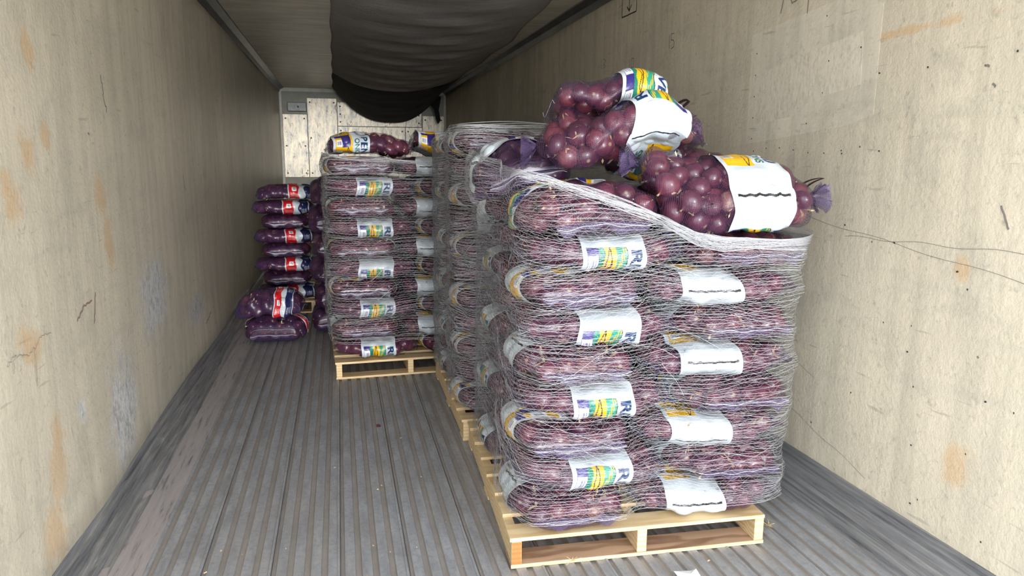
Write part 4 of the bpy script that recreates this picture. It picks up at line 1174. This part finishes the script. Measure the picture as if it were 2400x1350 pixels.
# ------------------------------------------------------------------ stretch net wraps
def wrap(P, zb, ztop, label, n_str, seed, passes=1, r0=.00034, warp=.022, zz_pitch=.013, jitter=.003, bags=None):
    g = np.random.default_rng(seed)
    vs = []; fs = []; base = 0
    for (PP, B, mt) in PLACED:
        if PP is not P: continue
        R_ = np.array(mt.to_3x3()); t = np.array(mt.translation)
        v0_, f0_ = bag_mesh_arrays(B); v = v0_ @ R_.T + t; vs.append(v); fs.append(f0_ + base); base += len(v)
    V = np.concatenate(vs); F_ = np.concatenate(fs)
    bvh = BVHTree.FromPolygons([tuple(p) for p in V], [tuple(q) for q in F_])
    # closed rounded-rectangle path (pallet frame), counter-clockwise from the rear right
    u0, u1, v0, v1, rad = .0, PW, .0, PD, .10
    pts = []; nrm = []
    def seg(a, b_, n_, nx):
        for t in np.arange(0, 1, 1 / n_): pts.append((a[0] + (b_[0] - a[0]) * t, a[1] + (b_[1] - a[1]) * t)); nrm.append(nx)
    def arc(cx, cy, a0, a1, n_):
        for t in np.arange(0, 1, 1 / n_):
            a = a0 + (a1 - a0) * t; pts.append((cx + rad * math.cos(a), cy + rad * math.sin(a))); nrm.append((math.cos(a), math.sin(a)))
    ds = .0065
    seg((u1, v1 - rad), (u1, v0 + rad), int((PD - 2 * rad) / ds), (1, 0)); arc(u1 - rad, v0 + rad, 0, -math.pi / 2, int(rad * 1.57 / ds))
    seg((u1 - rad, v0), (u0 + rad, v0), int((PW - 2 * rad) / ds), (0, -1)); arc(u0 + rad, v0 + rad, -math.pi / 2, -math.pi, int(rad * 1.57 / ds))
    seg((u0, v0 + rad), (u0, v1 - rad), int((PD - 2 * rad) / ds), (-1, 0)); arc(u0 + rad, v1 - rad, math.pi, math.pi / 2, int(rad * 1.57 / ds))
    seg((u0 + rad, v1), (u1 - rad, v1), int((PW - 2 * rad) / ds), (0, 1)); arc(u1 - rad, v1 - rad, math.pi / 2, 0, int(rad * 1.57 / ds))
    pts = np.array(pts); nrm = np.array(nrm); Ns = len(pts)
    c, s = math.cos(P[2]), math.sin(P[2]); Rz = np.array([[c, -s], [s, c]])
    wp = pts @ Rz.T + np.array(P[:2]); wn_ = nrm @ Rz.T
    zmax = max(ztop(u, v) for u, v in pts) + .03
    zs = np.arange(zb - .02, zmax, .012); E = np.full((Ns, len(zs)), np.nan)
    for i in range(0, Ns, 2):
        for k, z in enumerate(zs):
            o = Vector((*(wp[i] + wn_[i] * .2), z)); d = Vector((-wn_[i][0], -wn_[i][1], 0))
            h = bvh.ray_cast(o, d, .38)
            if h[0] is not None: E[i, k] = .2 - h[3]
    for i in range(1, Ns, 2):
        a, b_ = E[i - 1], E[(i + 1) % Ns]; E[i] = np.where(np.isnan(a), b_, np.where(np.isnan(b_), a, (a + b_) / 2))
    E = np.where(np.isnan(E), -.035, E)
    Ep = np.concatenate([E[:, :1], E, E[:, -1:]], 1); Ep = np.maximum(np.maximum(Ep[:, :-2], Ep[:, 1:-1]), Ep[:, 2:]); E = np.max([np.roll(Ep, q_, 0) for q_ in (-2, -1, 0, 1, 2)], axis=0); raw = E.copy()
    for _ in range(60): E = np.maximum(raw, blur1(E, 0, True, 1))
    for _ in range(34): E = np.maximum(raw, blur1(blur1(E, 1, False), 0, True))
    E += .014
    zt = np.array([ztop(u, v) for u, v in pts])
    sarc = np.concatenate([[0], np.cumsum(np.linalg.norm(np.diff(pts, axis=0), axis=1))]); Ltot = sarc[-1] + ds
    def P3(idx, z, extra):
        ii = idx % Ns; k = np.clip((z - zs[0]) / .012, 0, len(zs) - 1.001); k0 = k.astype(int); fr = k - k0
        e = E[ii, k0] * (1 - fr) + E[ii, k0 + 1] * fr + extra
        q = wp[ii] + wn_[ii] * e[:, None]
        return np.concatenate([q, z[:, None]], 1)
    paths = []; rads = []
    for ps in range(passes):
        ph = g.uniform(0, 6.28, 12); am = g.uniform(.4, 1, 12)
        idx = np.arange(0, Ns + 1)
        sa = np.concatenate([sarc, [Ltot]])
        def zline(f_):
            zz_ = zt[idx % Ns]; zn = zb + (zt.max() + .0 - zb) * f_ ** .92
            z = zz_ - .017 * np.logaddexp(0, (zz_ - zn) / .017)
            w_ = 0
            for q in range(6):
                kf = q + 1
                w_ = w_ + am[q] * math.sin(f_ * (7 + 5 * q) + ph[q]) * np.sin(2 * np.pi * kf * sa / Ltot + ph[q + 6] + f_ * 3 * (q % 3)) / (1 + .25 * q)
            edge = min(1, f_ * 8, (1 - f_) * 14 + .0)
            return np.maximum(z + warp * w_ * edge, zb - .012)
        prev = None
        tw = 0
        for i in range(n_str):
            f_ = (i + g.uniform(-.25, .25)) / (n_str - 1); f_ = min(max(f_, 0), 1)
            z = zline(f_) + np.interp(sa, np.linspace(0, Ltot, 60), g.normal(0, .0016, 60))
            ex = .001 + jitter * np.abs(np.interp(sa, np.linspace(0, Ltot, 80), g.normal(0, 1, 80)))
            pl = P3(idx, z, ex)
            paths.append(pl); rads.append(r0 * g.choice([.8, 1, 1, 1.5]))
            if prev is not None:
                m_ = max(2, int(round(zz_pitch / ds))); ii = np.arange(0, Ns, m_); ii = (ii + (i * 3) % m_)
                ii = np.clip(ii + g.integers(-1, 2, len(ii)), 0, Ns)
                zpts = np.where(np.arange(len(ii))[:, None] % 2 == 0, prev[ii], pl[np.clip(ii, 0, Ns)])
                # drop stretches where threads are torn or bunched
                lo = 0
                while lo < len(ii) - 4:
                    run = int(g.integers(10, 60)); gap = int(g.integers(0, 6))
                    q = zpts[lo:lo + run]
                    if len(q) > 2: paths.append(q); rads.append(r0 * .62)
                    lo += run + gap
            prev = pl
        # stray threads
        for q in range(40):
            a = int(g.integers(0, Ns - 60)); ln = int(g.integers(12, 60)); zc = g.uniform(zb + .05, zb + .8)
            ii = np.arange(a, a + ln); zz = zc + np.linspace(0, g.normal(0, .09), ln) + .008 * np.sin(np.linspace(0, 5, ln))
            zz = np.clip(zz, zb, zt[ii % Ns])
            paths.append(P3(ii, zz, np.full(ln, .004))); rads.append(r0 * 1.5)
    # bunched ropes at the rim
    for q in range(4):
        z = zt[idx % Ns] - .006 * q + .004 * np.sin(sa * 14 + q)
        paths.append(P3(idx, z, np.full(len(idx), .002 + .0015 * q))); rads.append(r0 * 2.0)
    v, f = tube_arrays(paths, rads, 3)
    o = link('net_wrap', mesh_from('net_wrap', v, f, M['wrap']))
    tag(o, label, 'netting', 'net wraps around the stacks')
    return o

def zt1(u, v):
    # rim of the near wrap: high at rear left, dips at front middle, low on the right
    if v < .3 or u > .6:
        return np.interp(u, [-.05, .0, .10, .25, .42, .52, .60, .95], [1.19, 1.18, 1.16, 1.11, 1.055, 1.01, .99, .985])
    return np.interp(v, [.0, .3, .7, 1.0], [1.18, 1.20, 1.25, 1.25])
wrap(P1, .150, zt1, 'silvery stretch net wrapped tightly round the near stack of onion bags', 105, 3, 2, warp=.028)
wrap(P2, .15, lambda u, v: np.interp(v, [0, .4, 1], [1.36, 1.35, 1.30]) if u < .4 else 1.36, 'dense dull net shrouding the side of the stack behind the near one', 130, 4, 2, r0=.0005)
wrap(PA, .20, lambda u, v: np.interp(u, [0, .1, .5, .82], [1.24, 1.225, 1.20, 1.18]), 'silvery net wrapped round the mid floor stack of onion bags', 105, 6, 1, r0=.0006, warp=.014)

# ------------------------------------------------------------------ litter
def scrap(name, pts, z, mat, label, cat, group=None):
    n_ = len(pts)
    g_ = [random.uniform(-.003, .008) for _ in pts]
    cx = sum(p[0] for p in pts) / n_; cy = sum(p[1] for p in pts) / n_
    v = [(p[0], p[1], z + .003 + max(0, h)) for p, h in zip(pts, g_)] + [(cx, cy, z + .012)] + [(p[0], p[1], z + .0022 + max(0, h)) for p, h in zip(pts, g_)] + [(cx, cy, z + .0112)]
    f = [(k, (k + 1) % n_, n_) for k in range(n_)] + [(n_ + 1 + (k + 1) % n_, n_ + 1 + k, 2 * n_ + 1) for k in range(n_)] + [(k, n_ + 1 + k, n_ + 1 + (k + 1) % n_, (k + 1) % n_) for k in range(n_)]
    o = link(name, mesh_from(name, v, f, mat, smooth=False)); tag(o, label, cat, group); return o
scrap('paper_scrap', [(.50, 1.775), (.555, 1.772), (.575, 1.778), (.565, 1.70), (.50, 1.69)], .0, M['paper'], 'torn white paper scrap on the floor in front of the near pallet', 'paper scrap')
V = []; Fq = []; b0 = 0
for q in range(150):
    xx, yy = random.uniform(-.95, 1.1), random.uniform(1.3, 4.5); a = random.uniform(0, 6.28); l_, w_ = random.uniform(.002, .006), random.uniform(.0012, .003)
    if .0 < xx < .9 and yy > 1.85: continue
    for sx, sy in ((-1, -1), (1, -1), (1, 1), (-1, 1)):
        V.append((xx + sx * l_ * math.cos(a) - sy * w_ * math.sin(a), yy + sx * l_ * math.sin(a) + sy * w_ * math.cos(a), .0042 + .001 * sy))
    Fq.append((b0, b0 + 1, b0 + 2, b0 + 3)); b0 += 4
o = link('dry_skin_crumbs', mesh_from('dry_skin_crumbs', V, Fq, M['dry'], smooth=False)); tag(o, 'tiny dry onion skin crumbs strewn over the grooved floor', 'debris', kind='stuff')
o = scrap('onion_skin_piece', [(-.30, 3.16), (-.285, 3.155), (-.28, 3.165), (-.287, 3.185), (-.30, 3.18)], .0, simple('dark_red_skin', (.10, .01, .02), .5), 'dark red piece of onion skin alone on the bare floor', 'onion skin')
# straw-like root tuft and splinters
def tuft(name, c0, n_, ln, mat, label, cat):
    ps = []
    for q in range(n_):
        d = np.array([random.gauss(0, 1), random.gauss(0, 1), abs(random.gauss(0, .5))]); d /= np.linalg.norm(d)
        t = np.linspace(0, 1, 7)[:, None]; sd = np.array([random.gauss(0, .3), random.gauss(0, .3), -.2]) * ln
        ps.append(np.array(c0) + d * ln * t * random.uniform(.4, 1) + sd * t * t * .6 + np.array([0, 0, .002]))
    for p_ in ps: p_[:, 2] = np.maximum(p_[:, 2], c0[2])
    v, f = tube_arrays(ps, [.0007] * len(ps), 3)
    o = link(name, mesh_from(name, v, f, mat)); tag(o, label, cat); return o
tuft('root_tuft', (.93, 1.95, .006), 26, .035, M['dry'], 'brown dry root tuft on the floor right of the near pallet', 'root tuft')
tuft('wood_splinters', (.22, 1.893, .006), 12, .03, M['pine'], 'pale wood splinters under the front edge of the near pallet', 'splinters')
